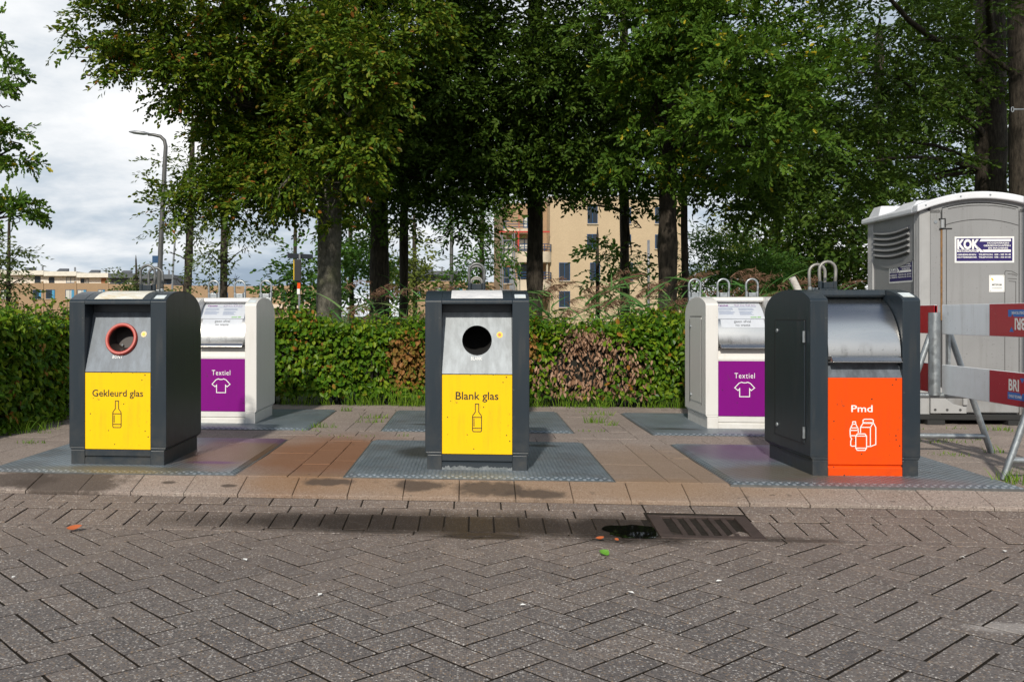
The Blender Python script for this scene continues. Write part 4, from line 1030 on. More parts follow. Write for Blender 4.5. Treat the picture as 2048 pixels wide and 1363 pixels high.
def wob_path(rg, a, b, n, amp):
    a, b = np.array(a, float), np.array(b, float); ts = np.linspace(0, 1, n); w = np.cumsum(rg.normal(0, amp, (n, 3)), 0)
    w -= ts[:, None]*w[-1]; w -= w[0]*(1-ts)[:, None]; return a+(b-a)*ts[:, None]+w
def tree(name, label, rg_seed, trunk, crown, leafmat, barkmat, leaf=(.10, .058), tpl=BEECH, per=12, slen=.5, group=None, cat='tree', limbs=True, droop=.25, shell=.45, flat=.7, ripple=.06, twigs=2, gapd=-.9):
    """trunk: list of (point, radius). crown: list of (px,py,depth, rx_px, rz_px, ry_m, k[, gap])"""
    rg = np.random.default_rng(rg_seed)
    base = np.array(trunk[0][0], float)
    r = thing(name, label, cat, (base[0], base[1], 0), 0, group); o = np.array([base[0], base[1], 0.])
    m = MB()
    pts = np.array([p for p, _ in trunk], float)-o; rs = np.array([q for _, q in trunk])
    pts = np.vstack([pts, pts[-1]+(pts[-1]-pts[-2])*.3]); rs = np.append(rs, .012)
    tt = np.linspace(0, len(pts)-1, 6*len(pts)); P = np.stack([np.interp(tt, range(len(pts)), pts[:, i]) for i in range(3)], 1); R_ = np.interp(tt, range(len(pts)), rs)
    P[1:, :2] += np.cumsum(rg.normal(0, .10, (len(P)-1, 2)), 0)*R_[1:, None]*.35
    R_ = R_*(1+ripple*rg.normal(size=len(R_)))
    R_[0] *= 1.25; m.tube(P, R_, 16, cap=False)
    parts = []
    for e in crown:
        px, py, dep, rxp, rzp, ry, k = e[:7]; gap = e[7] if len(e) > 7 else gapd
        C = at(px, py, dep)-o; s = dep/FPX; rx, rz = rxp*s, rzp*s
        area = math.pi*rx*rz; eff = leaf[0]*leaf[1]*.34
        nl = min(60000, (1.25 if leafmat == 'darkleaf' else 1.6)*k*area/eff); ns = max(3, int(nl/per))
        parts.append(sprays(rg, C, ell_axes(rx, ry, rz), ns, leaf[0], leaf[1], per, slen, tpl, droop, gap, shell, flat))
        if limbs:
            j = int(np.argmin(np.linalg.norm(P-(C-np.array([0, 0, .6*rz+.25*np.linalg.norm(C[:2]-P[0][:2])])), axis=1))); j = max(2, j)
            if group == GA: j = max(j, int(np.searchsorted(P[:, 2], 3.1)))
            j = min(j, len(P)-2)
            C = C-np.array([0, 0, .15*rz])+_d*ry*.35; r0 = min(R_[j]*.42, .030+.009*np.linalg.norm(C-P[j]))
            n = 7; path = wob_path(rg, P[j], C, n, .05*np.linalg.norm(C-P[j])/2); path[1:-1, 2] += np.sin(np.linspace(0, math.pi, n))[1:-1]*.06*np.linalg.norm(C-P[j])
            m.tube(path, np.linspace(r0, .010, n), 7, cap=False)
            for _ in range(twigs):
                q = norm(rg.normal(size=3)); E = C+(q*.8)@ell_axes(rx, ry, rz); i0 = rg.integers(n-3, n)
                m.tube(wob_path(rg, path[i0], E, 5, .05), np.linspace(.011, .004, 5), 5, cap=False)
    m.build('trunk', M[barkmat], r, smooth=True)
    V, F = merge(parts); mesh_np('crown', V, F, M[leafmat], r)
    return r
def trunk_px(px0, px1, dep, r0, r1, ztop, bend=0, n=4):
    """trunk seen between pixel columns px0 (at the hedge) and px1 (upwards)"""
    b = at(px0, HY+CH*FPX/dep, dep); t = at(px1, HY-(ztop-CH)*FPX/dep, dep); b[2] = -.05
    return [(b+(t-b)*k/(n-1)+_r*bend*math.sin(math.pi*k/(n-1)), r0+(r1-r0)*k/(n-1)) for k in range(n)]

GA = 'tall trees in a row behind the hedge'  # their unseen upper crowns overhang forward, shaped to shade the boughs below
# the beech on the left, its boughs reaching out over the street
tree('beech_tree', 'broad beech with the thick grey trunk, boughs reaching to the upper left', 11, trunk_px(657, 640, 14.2, .20, .13, 9.5, .05),
     [(150, 85, 12.3, 45, 35, .35, 2.2), (205, 100, 12.4, 45, 24, .4, 2.4), (210, 45, 12.4, 80, 45, .6, 2.6), (280, 140, 12.6, 50, 42, .5, 3), (330, 60, 12.6, 130, 85, .8, 3.5), (350, 165, 12.9, 66, 40, .6, 3),
      (440, 110, 12.8, 130, 110, .9, 3.6), (440, 200, 13.2, 80, 60, .7, 3), (540, 60, 12.8, 130, 110, .9, 3.4), (530, 220, 13.0, 120, 100, .8, 3.6), (480, 300, 13.4, 80, 70, .7, 3), (500, 380, 13.6, 100, 70, .7, 3), (560, 330, 13.4, 110, 90, .8, 3.2),
      (440, 380, 13.5, 58, 30, .5, 2.2), (350, 402, 13.5, 60, 26, .4, 2.0), (325, 425, 13.5, 36, 16, .3, 1.6), (475, 335, 13.7, 45, 42, .5, 2.3),
      (690, 120, 11.6, 85, 75, .55, 3.4), (700, 210, 11.7, 75, 75, .5, 3.4), (640, 90, 11.8, 55, 50, .5, 3), (760, 170, 11.9, 45, 55, .4, 3), (700, 290, 12.0, 60, 50, .4, 3), (620, 260, 12.5, 70, 80, .6, 3.2),
      (620, 345, 12.2, 80, 50, .5, 3), (560, 365, 12.2, 60, 36, .4, 2.6), (650, 395, 12.4, 66, 36, .5, 2.8), (560, 405, 12.9, 54, 34, .5, 2.2), (480, 415, 13.2, 44, 22, .4, 1.6), (655, 432, 13.0, 30, 16, .4, 1.4),
      (700, 360, 12.8, 60, 50, .5, 2.8), (730, 420, 13.2, 60, 40, .5, 2.4), (640, 180, 13.8, 130, 150, .9, 3.2), (520, 150, 14.4, 160, 150, .9, 2.6), (620, 380, 14.3, 110, 70, .8, 2.6),
      (760, 40, 12.6, 120, 90, .8, 3), (350, -90, 12.2, 240, 90, 1.2, 2.2), (640, -130, 13.4, 260, 100, 1.3, 2.4), (640, -350, 12.8, 320, 160, 1.8, 2.0), (430, -300, 12.0, 240, 150, 1.6, 1.7)],
     'beech', 'bark', (.076, .046), BEECH, 14, .33, GA, gapd=-.45, twigs=4)
# dark interior trees
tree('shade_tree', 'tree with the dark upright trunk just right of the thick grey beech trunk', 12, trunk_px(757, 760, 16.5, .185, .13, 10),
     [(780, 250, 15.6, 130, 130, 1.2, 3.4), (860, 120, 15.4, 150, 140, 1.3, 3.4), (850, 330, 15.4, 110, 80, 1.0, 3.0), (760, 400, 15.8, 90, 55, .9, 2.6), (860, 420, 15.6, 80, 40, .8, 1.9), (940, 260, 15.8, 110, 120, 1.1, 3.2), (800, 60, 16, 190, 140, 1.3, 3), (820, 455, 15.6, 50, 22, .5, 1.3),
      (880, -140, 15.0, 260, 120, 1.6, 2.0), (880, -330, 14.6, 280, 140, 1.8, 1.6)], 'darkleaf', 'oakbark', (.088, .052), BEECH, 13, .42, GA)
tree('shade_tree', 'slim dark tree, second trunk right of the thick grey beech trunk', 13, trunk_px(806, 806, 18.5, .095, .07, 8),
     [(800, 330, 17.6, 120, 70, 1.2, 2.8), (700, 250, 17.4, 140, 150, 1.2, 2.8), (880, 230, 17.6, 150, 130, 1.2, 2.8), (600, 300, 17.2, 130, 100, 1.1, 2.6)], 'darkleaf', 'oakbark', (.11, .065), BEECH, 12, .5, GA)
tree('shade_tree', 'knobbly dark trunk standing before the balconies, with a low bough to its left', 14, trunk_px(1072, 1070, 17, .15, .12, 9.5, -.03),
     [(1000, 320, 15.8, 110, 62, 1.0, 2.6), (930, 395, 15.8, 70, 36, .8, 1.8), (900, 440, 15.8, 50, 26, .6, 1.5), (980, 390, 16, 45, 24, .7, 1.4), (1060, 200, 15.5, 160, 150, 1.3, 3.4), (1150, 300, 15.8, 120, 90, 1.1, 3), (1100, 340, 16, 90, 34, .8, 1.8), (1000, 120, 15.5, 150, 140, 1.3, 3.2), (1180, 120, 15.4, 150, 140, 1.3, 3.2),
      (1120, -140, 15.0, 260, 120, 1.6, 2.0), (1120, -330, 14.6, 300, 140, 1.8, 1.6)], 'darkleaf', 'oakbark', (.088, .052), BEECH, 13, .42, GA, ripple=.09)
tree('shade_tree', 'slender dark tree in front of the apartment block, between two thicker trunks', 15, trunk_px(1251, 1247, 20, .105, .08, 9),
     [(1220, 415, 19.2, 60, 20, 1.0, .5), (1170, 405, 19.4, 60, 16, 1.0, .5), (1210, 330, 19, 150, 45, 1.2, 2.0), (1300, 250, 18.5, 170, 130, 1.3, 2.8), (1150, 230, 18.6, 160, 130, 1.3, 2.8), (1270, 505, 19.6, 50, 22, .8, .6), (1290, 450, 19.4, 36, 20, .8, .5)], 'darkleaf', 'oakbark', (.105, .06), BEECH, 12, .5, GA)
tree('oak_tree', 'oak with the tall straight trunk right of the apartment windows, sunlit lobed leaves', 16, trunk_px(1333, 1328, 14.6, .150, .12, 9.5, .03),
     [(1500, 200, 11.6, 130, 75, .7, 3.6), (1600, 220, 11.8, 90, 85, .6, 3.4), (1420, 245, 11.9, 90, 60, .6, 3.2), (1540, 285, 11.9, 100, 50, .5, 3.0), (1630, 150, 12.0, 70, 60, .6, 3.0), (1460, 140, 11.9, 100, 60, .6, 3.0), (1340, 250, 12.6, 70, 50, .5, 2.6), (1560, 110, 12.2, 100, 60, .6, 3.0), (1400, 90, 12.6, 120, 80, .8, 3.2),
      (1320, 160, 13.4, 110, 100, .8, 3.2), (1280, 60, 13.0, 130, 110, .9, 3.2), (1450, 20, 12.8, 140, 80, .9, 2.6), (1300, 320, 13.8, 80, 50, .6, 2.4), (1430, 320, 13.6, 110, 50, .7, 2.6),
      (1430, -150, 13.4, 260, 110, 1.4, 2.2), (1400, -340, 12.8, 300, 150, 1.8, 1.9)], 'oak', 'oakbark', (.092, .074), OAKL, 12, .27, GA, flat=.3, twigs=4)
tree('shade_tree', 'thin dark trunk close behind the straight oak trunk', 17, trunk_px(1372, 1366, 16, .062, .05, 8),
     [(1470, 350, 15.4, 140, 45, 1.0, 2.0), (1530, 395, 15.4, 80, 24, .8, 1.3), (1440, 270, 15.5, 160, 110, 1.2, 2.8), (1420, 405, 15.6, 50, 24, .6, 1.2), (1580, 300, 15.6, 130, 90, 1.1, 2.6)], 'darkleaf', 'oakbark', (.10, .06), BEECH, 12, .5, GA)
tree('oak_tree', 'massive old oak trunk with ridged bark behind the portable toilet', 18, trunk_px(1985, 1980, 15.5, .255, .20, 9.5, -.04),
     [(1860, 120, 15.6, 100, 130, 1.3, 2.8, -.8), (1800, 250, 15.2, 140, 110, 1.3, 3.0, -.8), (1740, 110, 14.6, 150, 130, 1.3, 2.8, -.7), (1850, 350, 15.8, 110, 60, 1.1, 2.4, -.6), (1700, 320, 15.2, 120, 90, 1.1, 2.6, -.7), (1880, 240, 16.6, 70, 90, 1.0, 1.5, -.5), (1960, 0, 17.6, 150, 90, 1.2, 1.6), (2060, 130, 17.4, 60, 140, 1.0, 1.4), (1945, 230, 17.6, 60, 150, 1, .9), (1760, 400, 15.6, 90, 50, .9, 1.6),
      (1750, -140, 12.6, 280, 120, 1.6, 2.3), (1780, -330, 12, 320, 150, 1.8, 1.9)], 'darkleaf', 'oakbark', (.095, .07), OAKL, 12, .38, GA, ripple=.04)  # unseen overhang set well forward to deepen the shade on this side
tree('oak_tree', 'old oak trunk cut by the right photo edge, one long bough reaching left', 19, trunk_px(2040, 2036, 14.4, .20, .19, 9.5, .05),
     [(1860, 60, 14, 120, 60, .9, 1.6, -.4), (2050, -90, 15.4, 160, 70, 1.2, 2), (2110, 300, 15, 40, 120, .8, 1.2), (2100, -250, 12.5, 260, 160, 1.7, 1.8)], 'darkleaf', 'oakbark', (.095, .07), OAKL, 12, .38, GA, ripple=.04)
# second rank, closing the wood behind
GB = 'trees of the wood behind the first row'
tree('woodland_tree', 'dense dark crown behind the portable toilet roof, left of the massive oak', 21, trunk_px(1760, 1760, 24, .16, .12, 8),
     [(1720, 470, 23, 110, 90, 2.0, 2.3), (1640, 400, 23.5, 120, 90, 2.0, 2.2), (1800, 330, 24, 140, 70, 2.0, 1.5, -.3), (1650, 300, 24, 150, 110, 2.0, 2.2), (1690, 200, 24, 150, 110, 2.0, 1.9, -.4), (1860, 240, 24.5, 130, 110, 2, 1.6, -.4), (1900, 100, 24.5, 130, 110, 2, 2.4, -.6), (2000, 200, 24.5, 90, 160, 2, 2.2, -.5), (1780, 60, 24.5, 130, 90, 2, 2.4, -.6)], 'darkleaf', 'oakbark', (.15, .10), BEECH, 10, .7, GB)
tree('woodland_tree', 'pale grey-green leafy tree between the straight oak and the toilet', 22, trunk_px(1555, 1550, 27, .12, .09, 7),
     [(1560, 470, 26, 90, 80, 1.8, 2.2), (1600, 540, 26, 100, 60, 1.8, 2.2), (1520, 540, 26, 80, 50, 1.6, 2.2), (1650, 560, 26.5, 90, 50, 1.6, 2.2), (1580, 410, 26.5, 80, 50, 1.6, 1.6), (1690, 520, 27, 70, 60, 1.6, 2)], 'limeleaf', 'oakbark', (.14, .06), BEECH, 12, .7, GB, flat=.3)
tree('woodland_tree', 'fresh green willow-like bush just right of the thin trunk', 23, trunk_px(1440, 1440, 22, .06, .03, 2.6),
     [(1440, 530, 21.5, 45, 50, 1.0, 2.0), (1420, 560, 21.5, 40, 40, 1.0, 2.2), (1470, 500, 21.5, 34, 36, .8, 1.8), (1500, 560, 22, 60, 45, 1.0, 2.2), (1450, 480, 21.5, 22, 22, .6, 1.2)], 'midleaf', 'oakbark', (.15, .035), BEECH, 12, .6, GB, flat=.2)
tree('woodland_tree', 'dark green bushy tree between the thick grey trunk and the dark upright trunk', 24, trunk_px(705, 700, 24, .08, .05, 3.5),
     [(705, 540, 23, 45, 60, 1.4, 2.4), (690, 490, 23, 35, 50, 1.2, 2.0), (720, 590, 23, 40, 40, 1.2, 2.4), (730, 500, 23.5, 30, 50, 1.2, 1.8)], 'midleaf', 'oakbark', (.13, .08), BEECH, 10, .6, GB)
tree('woodland_tree', 'light airy tree just right of the slim dark trunk', 25, trunk_px(830, 828, 34, .10, .06, 4.5),
     [(825, 520, 33, 36, 55, 1.5, 1.6), (800, 500, 33, 30, 45, 1.5, 1.5), (845, 560, 33, 26, 34, 1.2, 1.5), (810, 570, 33, 34, 40, 1.4, 1.7)], 'limeleaf', 'oakbark', (.16, .10), BEECH, 10, .8, GB)
tree('woodland_tree', 'young dark green tree in front of the red steel frame and scaffold', 26, trunk_px(962, 965, 30, .10, .05, 5.5),
     [(958, 470, 29, 34, 50, 1.2, 2.0), (938, 510, 29, 28, 30, 1.1, 1.8), (978, 510, 29, 26, 30, 1.0, 1.8), (958, 550, 29, 36, 34, 1.1, 2.0), (950, 430, 29.5, 24, 30, 1.0, 1.4)], 'midleaf', 'oakbark', (.20, .07), BEECH, 11, .8, GB, droop=.6)
tree('woodland_tree', 'round bushy tree hiding the lower apartment windows', 27, trunk_px(1195, 1195, 26, .08, .04, 3.2),
     [(1200, 530, 25, 40, 34, 1.0, 1.5), (1230, 560, 25, 44, 30, 1.1, 1.8), (1170, 570, 25, 30, 24, 1.0, 1.5), (1215, 500, 25, 26, 18, .8, 1.0), (1275, 560, 25, 30, 22, 1.0, 1.3)], 'midleaf', 'oakbark', (.14, .085), BEECH, 10, .6, GB)
tree('woodland_tree', 'small round tree beside the bus stop sign', 28, trunk_px(588, 590, 38, .12, .07, 4.5),
     [(575, 555, 37, 38, 34, 1.6, 1.8), (610, 540, 37, 36, 38, 1.6, 1.8), (580, 590, 37, 36, 22, 1.4, 1.8), (560, 570, 37, 24, 22, 1.2, 1.5), (620, 580, 37, 36, 26, 1.4, 1.8), (595, 520, 37, 26, 20, 1.2, 1.2)], 'midleaf', 'oakbark', (.20, .13), BEECH, 9, .9, GB)
GC = 'thin trees along the far street'
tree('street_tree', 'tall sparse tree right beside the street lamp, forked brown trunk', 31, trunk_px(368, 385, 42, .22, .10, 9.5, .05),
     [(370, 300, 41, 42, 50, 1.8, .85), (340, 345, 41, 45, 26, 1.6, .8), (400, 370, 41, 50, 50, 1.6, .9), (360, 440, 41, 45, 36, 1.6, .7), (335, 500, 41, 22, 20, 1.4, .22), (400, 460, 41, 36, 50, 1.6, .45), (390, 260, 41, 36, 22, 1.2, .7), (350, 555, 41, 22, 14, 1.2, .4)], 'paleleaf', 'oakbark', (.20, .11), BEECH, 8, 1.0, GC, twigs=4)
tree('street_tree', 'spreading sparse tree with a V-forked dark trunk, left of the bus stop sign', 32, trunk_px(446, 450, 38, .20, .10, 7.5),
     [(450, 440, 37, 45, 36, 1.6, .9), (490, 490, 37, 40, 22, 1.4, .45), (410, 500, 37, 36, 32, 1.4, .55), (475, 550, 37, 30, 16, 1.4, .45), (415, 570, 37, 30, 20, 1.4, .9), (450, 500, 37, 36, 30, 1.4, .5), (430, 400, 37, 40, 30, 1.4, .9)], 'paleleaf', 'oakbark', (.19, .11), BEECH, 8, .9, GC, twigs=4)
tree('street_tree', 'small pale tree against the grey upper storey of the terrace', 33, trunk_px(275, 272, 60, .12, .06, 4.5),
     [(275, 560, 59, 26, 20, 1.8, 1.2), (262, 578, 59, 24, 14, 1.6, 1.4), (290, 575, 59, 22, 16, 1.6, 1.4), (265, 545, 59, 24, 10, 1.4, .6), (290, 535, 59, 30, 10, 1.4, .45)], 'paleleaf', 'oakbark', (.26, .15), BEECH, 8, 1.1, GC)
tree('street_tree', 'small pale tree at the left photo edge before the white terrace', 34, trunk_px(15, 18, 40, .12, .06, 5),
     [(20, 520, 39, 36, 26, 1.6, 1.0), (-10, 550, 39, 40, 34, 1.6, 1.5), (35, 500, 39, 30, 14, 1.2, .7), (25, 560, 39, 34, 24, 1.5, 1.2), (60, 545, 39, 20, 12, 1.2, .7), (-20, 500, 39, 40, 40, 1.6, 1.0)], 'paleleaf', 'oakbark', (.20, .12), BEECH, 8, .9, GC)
b0 = at(-230, 775, 13.5); b0[2] = 0
tree('oak_tree', 'oak whose lobed leaves reach in at the left photo edge', 35, [(b0, .2), (b0+np.array([.1, 0, 3.]), .17), (b0+np.array([.05, .1, 7.]), .1)],
     [(-10, 290, 12.5, 70, 42, .6, 3.4), (34, 280, 12.5, 34, 26, .4, 3.0), (-5, 320, 12.5, 36, 26, .4, 2.0), (10, 425, 12.5, 55, 34, .5, 3.4), (42, 415, 12.5, 28, 18, .4, 2.8), (-5, 455, 12.5, 30, 22, .4, 2.0), (-30, 110, 12.5, 55, 50, .6, 2), (-10, 70, 12.5, 26, 26, .4, 1.4), (-25, 180, 12.5, 40, 36, .5, 1.8), (-120, 250, 13, 110, 200, 1.2, 2.0)], 'oak', 'oakbark', (.105, .085), OAKL, 10, .22, GC, flat=.12)

# hedges
def hedge_leaves(rg, x0, x1, y0, y1, z0, z1, n, L, W, top_amp=.06, skin=.16):
    """leaves over the front, left, right and top of a clipped hedge"""
    f = rg.random(n); P = np.zeros((n, 3)); Nn = np.zeros((n, 3))
    w, d, h = x1-x0, y1-y0, z1-z0
    aF, aT, aS = w*h, w*d, d*h; tot = aF+aT+2*aS; k = np.searchsorted(np.cumsum([aF, aT, aS, aS])/tot, f)
    a, b, s = rg.random(n), rg.random(n), rg.random(n)*skin
    dep = s
    for q, (pos, nv) in enumerate(((lambda: (x0+w*a, y0+dep, z0+h*b), (0, -1, .15)), (lambda: (x0+w*a, y0+d*b, z1-dep*.7), (0, -.2, 1)), (lambda: (x0+dep, y0+d*a, z0+h*b), (-1, 0, .15)), (lambda: (x1-dep, y0+d*a, z0+h*b), (1, 0, .15)))):
        i = k == q; X = pos(); P[i] = np.stack([np.broadcast_to(t, n)[i] for t in X], 1); Nn[i] = nv
    bump = .05*np.sin(P[:, 0]*3.1+1)+.035*np.sin(P[:, 0]*7.3+P[:, 2]*4)+.03*np.sin(P[:, 2]*9+P[:, 0]*2.1+P[:, 1]*5)
    P += norm(Nn)*bump[:, None]; P[:, 2] += np.where(P[:, 2] > z1-.15, top_amp*np.sin(P[:, 0]*2.3+P[:, 1]*3)+rg.random(n)**5*.12, 0)
    P[:, 2] = np.maximum(P[:, 2], z0+.02)
    U = rg.normal(0, .55, (n, 3))+np.array([0, 0, -.55])+Nn*.35; Nn = norm(Nn)+rg.normal(0, .42, (n, 3))+np.array([0, 0, .3])
    return P, U, Nn, L*(.6+.6*rg.random(n)), W*(.6+.6*rg.random(n))
def sprig_parts(rg, m, x0, x1, y0, y1, z, n, h, L, W):
    """upright shoots above the clipped top: twigs go to m, leaves are returned"""
    outp = []
    for _ in range(n):
        b = np.array([x0+(x1-x0)*rg.random(), y0+(y1-y0)*rg.random(), z-.05]); hh = h*(.35+.9*rg.random()**2)
        t = b+np.array([rg.normal(0, .22)*hh, rg.normal(0, .2)*hh, hh]); path = wob_path(rg, b, t, 5, .012); m.tube(path, np.linspace(.004, .002, 5), 4, cap=False)
        k = int(5+hh*18); tt = rg.random(k)*.85+.15; P = np.stack([np.interp(tt, np.linspace(0, 1, 5), path[:, i]) for i in range(3)], 1)
        U = rg.normal(0, 1, (k, 3)); U[:, 2] = np.abs(U[:, 2])*.6; outp.append(leaf_arrays(P, U, rg.normal(0, .6, (k, 3))+np.array([0, -.4, .6]), L*(.5+.6*rg.random(k)), W*(.5+.6*rg.random(k)), BEECH))
    return outp
def hedges():
    rg = np.random.default_rng(41)
    r = thing('hedge', 'long clipped hornbeam hedge across the back of the pavement', 'hedge', (0, 11, 0))
    x0, x1, y0, y1, zt = -4.6, 3.75, 10.72, 11.65, .93
    L, W = .070, .048
    P, U, Nn, l, w = hedge_leaves(rg, x0, x1, y0, y1, .10, zt, 44000, L, W, .06, .24)
    noi = .10*np.sin(P[:, 0]*9)+.08*np.sin(P[:, 2]*14+P[:, 0]*5)+rg.normal(0, .17, len(P))
    front = P[:, 1] < y0+.25
    dead = front & ((((P[:, 0]-1.32)/.56)**2+((P[:, 2]-.42)/.43)**2+noi*2.6+.35*np.sin(P[:, 0]*4.1+2)*np.sin(P[:, 2]*6.3)) < 1.0)
    rus = front & (~dead) & ((((P[:, 0]+.70)/.28)**2+((P[:, 2]-.53)/.28)**2+noi*2.2) < 1.0)
    rus |= front & (~dead) & ((((P[:, 0]-.62)/.16)**2+((P[:, 2]-.70)/.18)**2+noi*2.2) < .8)
    o = np.array([0, 11., 0])
    tw = MB()
    ok = ~(dead | rus)
    sp = sprig_parts(rg, tw, x0+.1, x1-.1, y0+.1, y1-.1, zt, 460, .18, .056, .036)
    V, F = merge([leaf_arrays(P[ok], U[ok], Nn[ok], l[ok], w[ok], BEECH)]+sp); mesh_np('foliage', V-o, F, M['hedge'], r)
    q = np.where(rus)[0]; V, F = merge([leaf_arrays(P[q], U[q], Nn[q], l[q], w[q], BEECH)]); tag(mesh_np('foliage', V-o, F, M['russet'], r), 'patch of russet autumn leaves')
    q = np.where(dead)[0]; q = q[rg.random(len(q)) < .64]; U[q, 2] -= .8
    V, F = merge([leaf_arrays(P[q]-np.array([0, .0, 0]), U[q], Nn[q], l[q]*.95, w[q]*.62, BEECH, .6)]); tag(mesh_np('foliage', V-o, F, M['dead'], r), 'patch of withered brown leaves')
    tw.box(x0+.14, x1-.14, y0+.19, y1-.16, .14, zt-.13)  # solid dark block added inside as the hedge's shaded depth
    for k in range(150):
        b = np.array([x0+.2+(x1-x0-.4)*rg.random(), y0+.16+.2*rg.random(), -.02]); tw.tube(wob_path(rg, b, b+np.array([rg.normal(0, .15), -.1*rg.random(), .55+.3*rg.random()]), 5, .02), np.linspace(.012, .004, 5), 5, cap=False)
    tw.v = [(a-o[0], b-o[1], c) for a, b, c in tw.v]; tw.build('stems_and_core', M['hedgecore'], r)
    # the nearer hedge along the left edge of the pavement
    r = thing('hedge', 'bushy taller hedge behind the Gekleurd glas container at the left photo edge', 'hedge', (-5.0, 9, 0)); o = np.array([-5., 9., 0])
    x0, x1, y0, y1, zt = -6.6, -4.12, 7.2, 10.75, .97
    P, U, Nn, l, w = hedge_leaves(rg, x0, x1, y0, y1, .08, zt, 40000, .074, .05, .05, .28); tw = MB()
    sp = sprig_parts(rg, tw, x0+.1, x1-.05, y0+.1, y1-.1, zt, 560, .27, .060, .038)
    V, F = merge([leaf_arrays(P, U, Nn, l, w, BEECH)]+sp); mesh_np('foliage', V-o, F, M['hedge'], r)
    tw.box(x0+.16, x1-.20, y0+.2, y1-.2, .14, zt-.16); tw.v = [(a-o[0], b-o[1], c) for a, b, c in tw.v]; tw.build('stems_and_core', M['hedgecore'], r)
hedges()
def strips(rg, B, T, n_seg, W, bow, tip=.12):
    """thin tapering blades from B to T that bow outwards"""
    n = len(B); D = T-B; H = np.linalg.norm(D, axis=1); hor = D.copy(); hor[:, 2] = 0
    side = norm(np.cross(D, rg.normal(size=(n, 3)))); V = np.zeros((n, n_seg+1, 2, 3))
    for k in range(n_seg+1):
        t = k/n_seg; c = B+D*t+norm(hor+1e-6)*(bow*H*(t**2-t))[:, None]; c[:, 2] += H*bow*(t-t*t)*1.2
        ww = W*(1-t*(1-tip))*(.55+1.8*t*(1-t)+.0) if k else W*.5
        V[:, k, 0] = c-side*ww[:, None]/2; V[:, k, 1] = c+side*ww[:, None]/2
    m = (n_seg+1)*2; f = [(2*k, 2*k+1, 2*k+3, 2*k+2) for k in range(n_seg)]
    return V.reshape(-1, 3), [(np.arange(n)[:, None, None]*m+np.array(f)[None]).reshape(-1, 4)]
def reeds():
    rg = np.random.default_rng(51); parts, pl = [], []
    n = 215; xs = np.where(rg.random(n) < .78, .55+3.9*rg.random(n), -1.9+1.7*rg.random(n)); ys = 12.0+1.3*rg.random(n)
    hh = (1.0+.58*rg.random(n))*np.where(xs < .4, .93, 1.0)
    B = np.stack([xs, ys, np.zeros(n)], 1); T = B+np.stack([.10+rg.normal(0, .22, n), rg.normal(0, .18, n), hh], 1)
    parts.append(strips(rg, B, T, 4, np.full(n, .010), .05))
    per = 6; I = np.repeat(np.arange(n), per); t = .45+.52*rg.random(n*per); b = B[I]+(T[I]-B[I])*t[:, None]
    an = rg.random(n*per)*6.28; ln = .22+.28*rg.random(n*per); e = b+np.stack([np.cos(an)*ln, np.sin(an)*ln, ln*(.75-.9*rg.random(n*per))], 1)
    parts.append(strips(rg, b, e, 5, .022+.020*rg.random(n*per), .18))
    k = np.where(rg.random(n) < .42)[0]
    for i in k:
        c = T[i]; dirx = np.array([.55+.5*rg.random(), rg.normal(0, .3), .75]); L = .24+.12*rg.random(); m = 60
        tt = rg.random(m); ax = c-norm(dirx)*.05+np.outer(tt*L, norm(dirx))+np.outer(tt**2*L*.5, np.array([.5, 0, -.8]))
        d = np.array([.55, 0, -.35])+rg.normal(0, .42, (m, 3)); e = ax+norm(d)*(.05+.075*(1-tt)[:, None]*rg.random((m, 1))*1.6)
        pl.append(strips(rg, ax, e, 2, np.full(m, .011), .15, .4))
    V, F = merge(parts); o = mesh_np('reeds', V, F, M['reed']); tag(o, 'green reeds with drooping brown plumes growing behind the hedge', 'reeds', kind='stuff')
    V, F = merge(pl); mesh_np('plumes', V, F, M['plume'], o)
reeds()
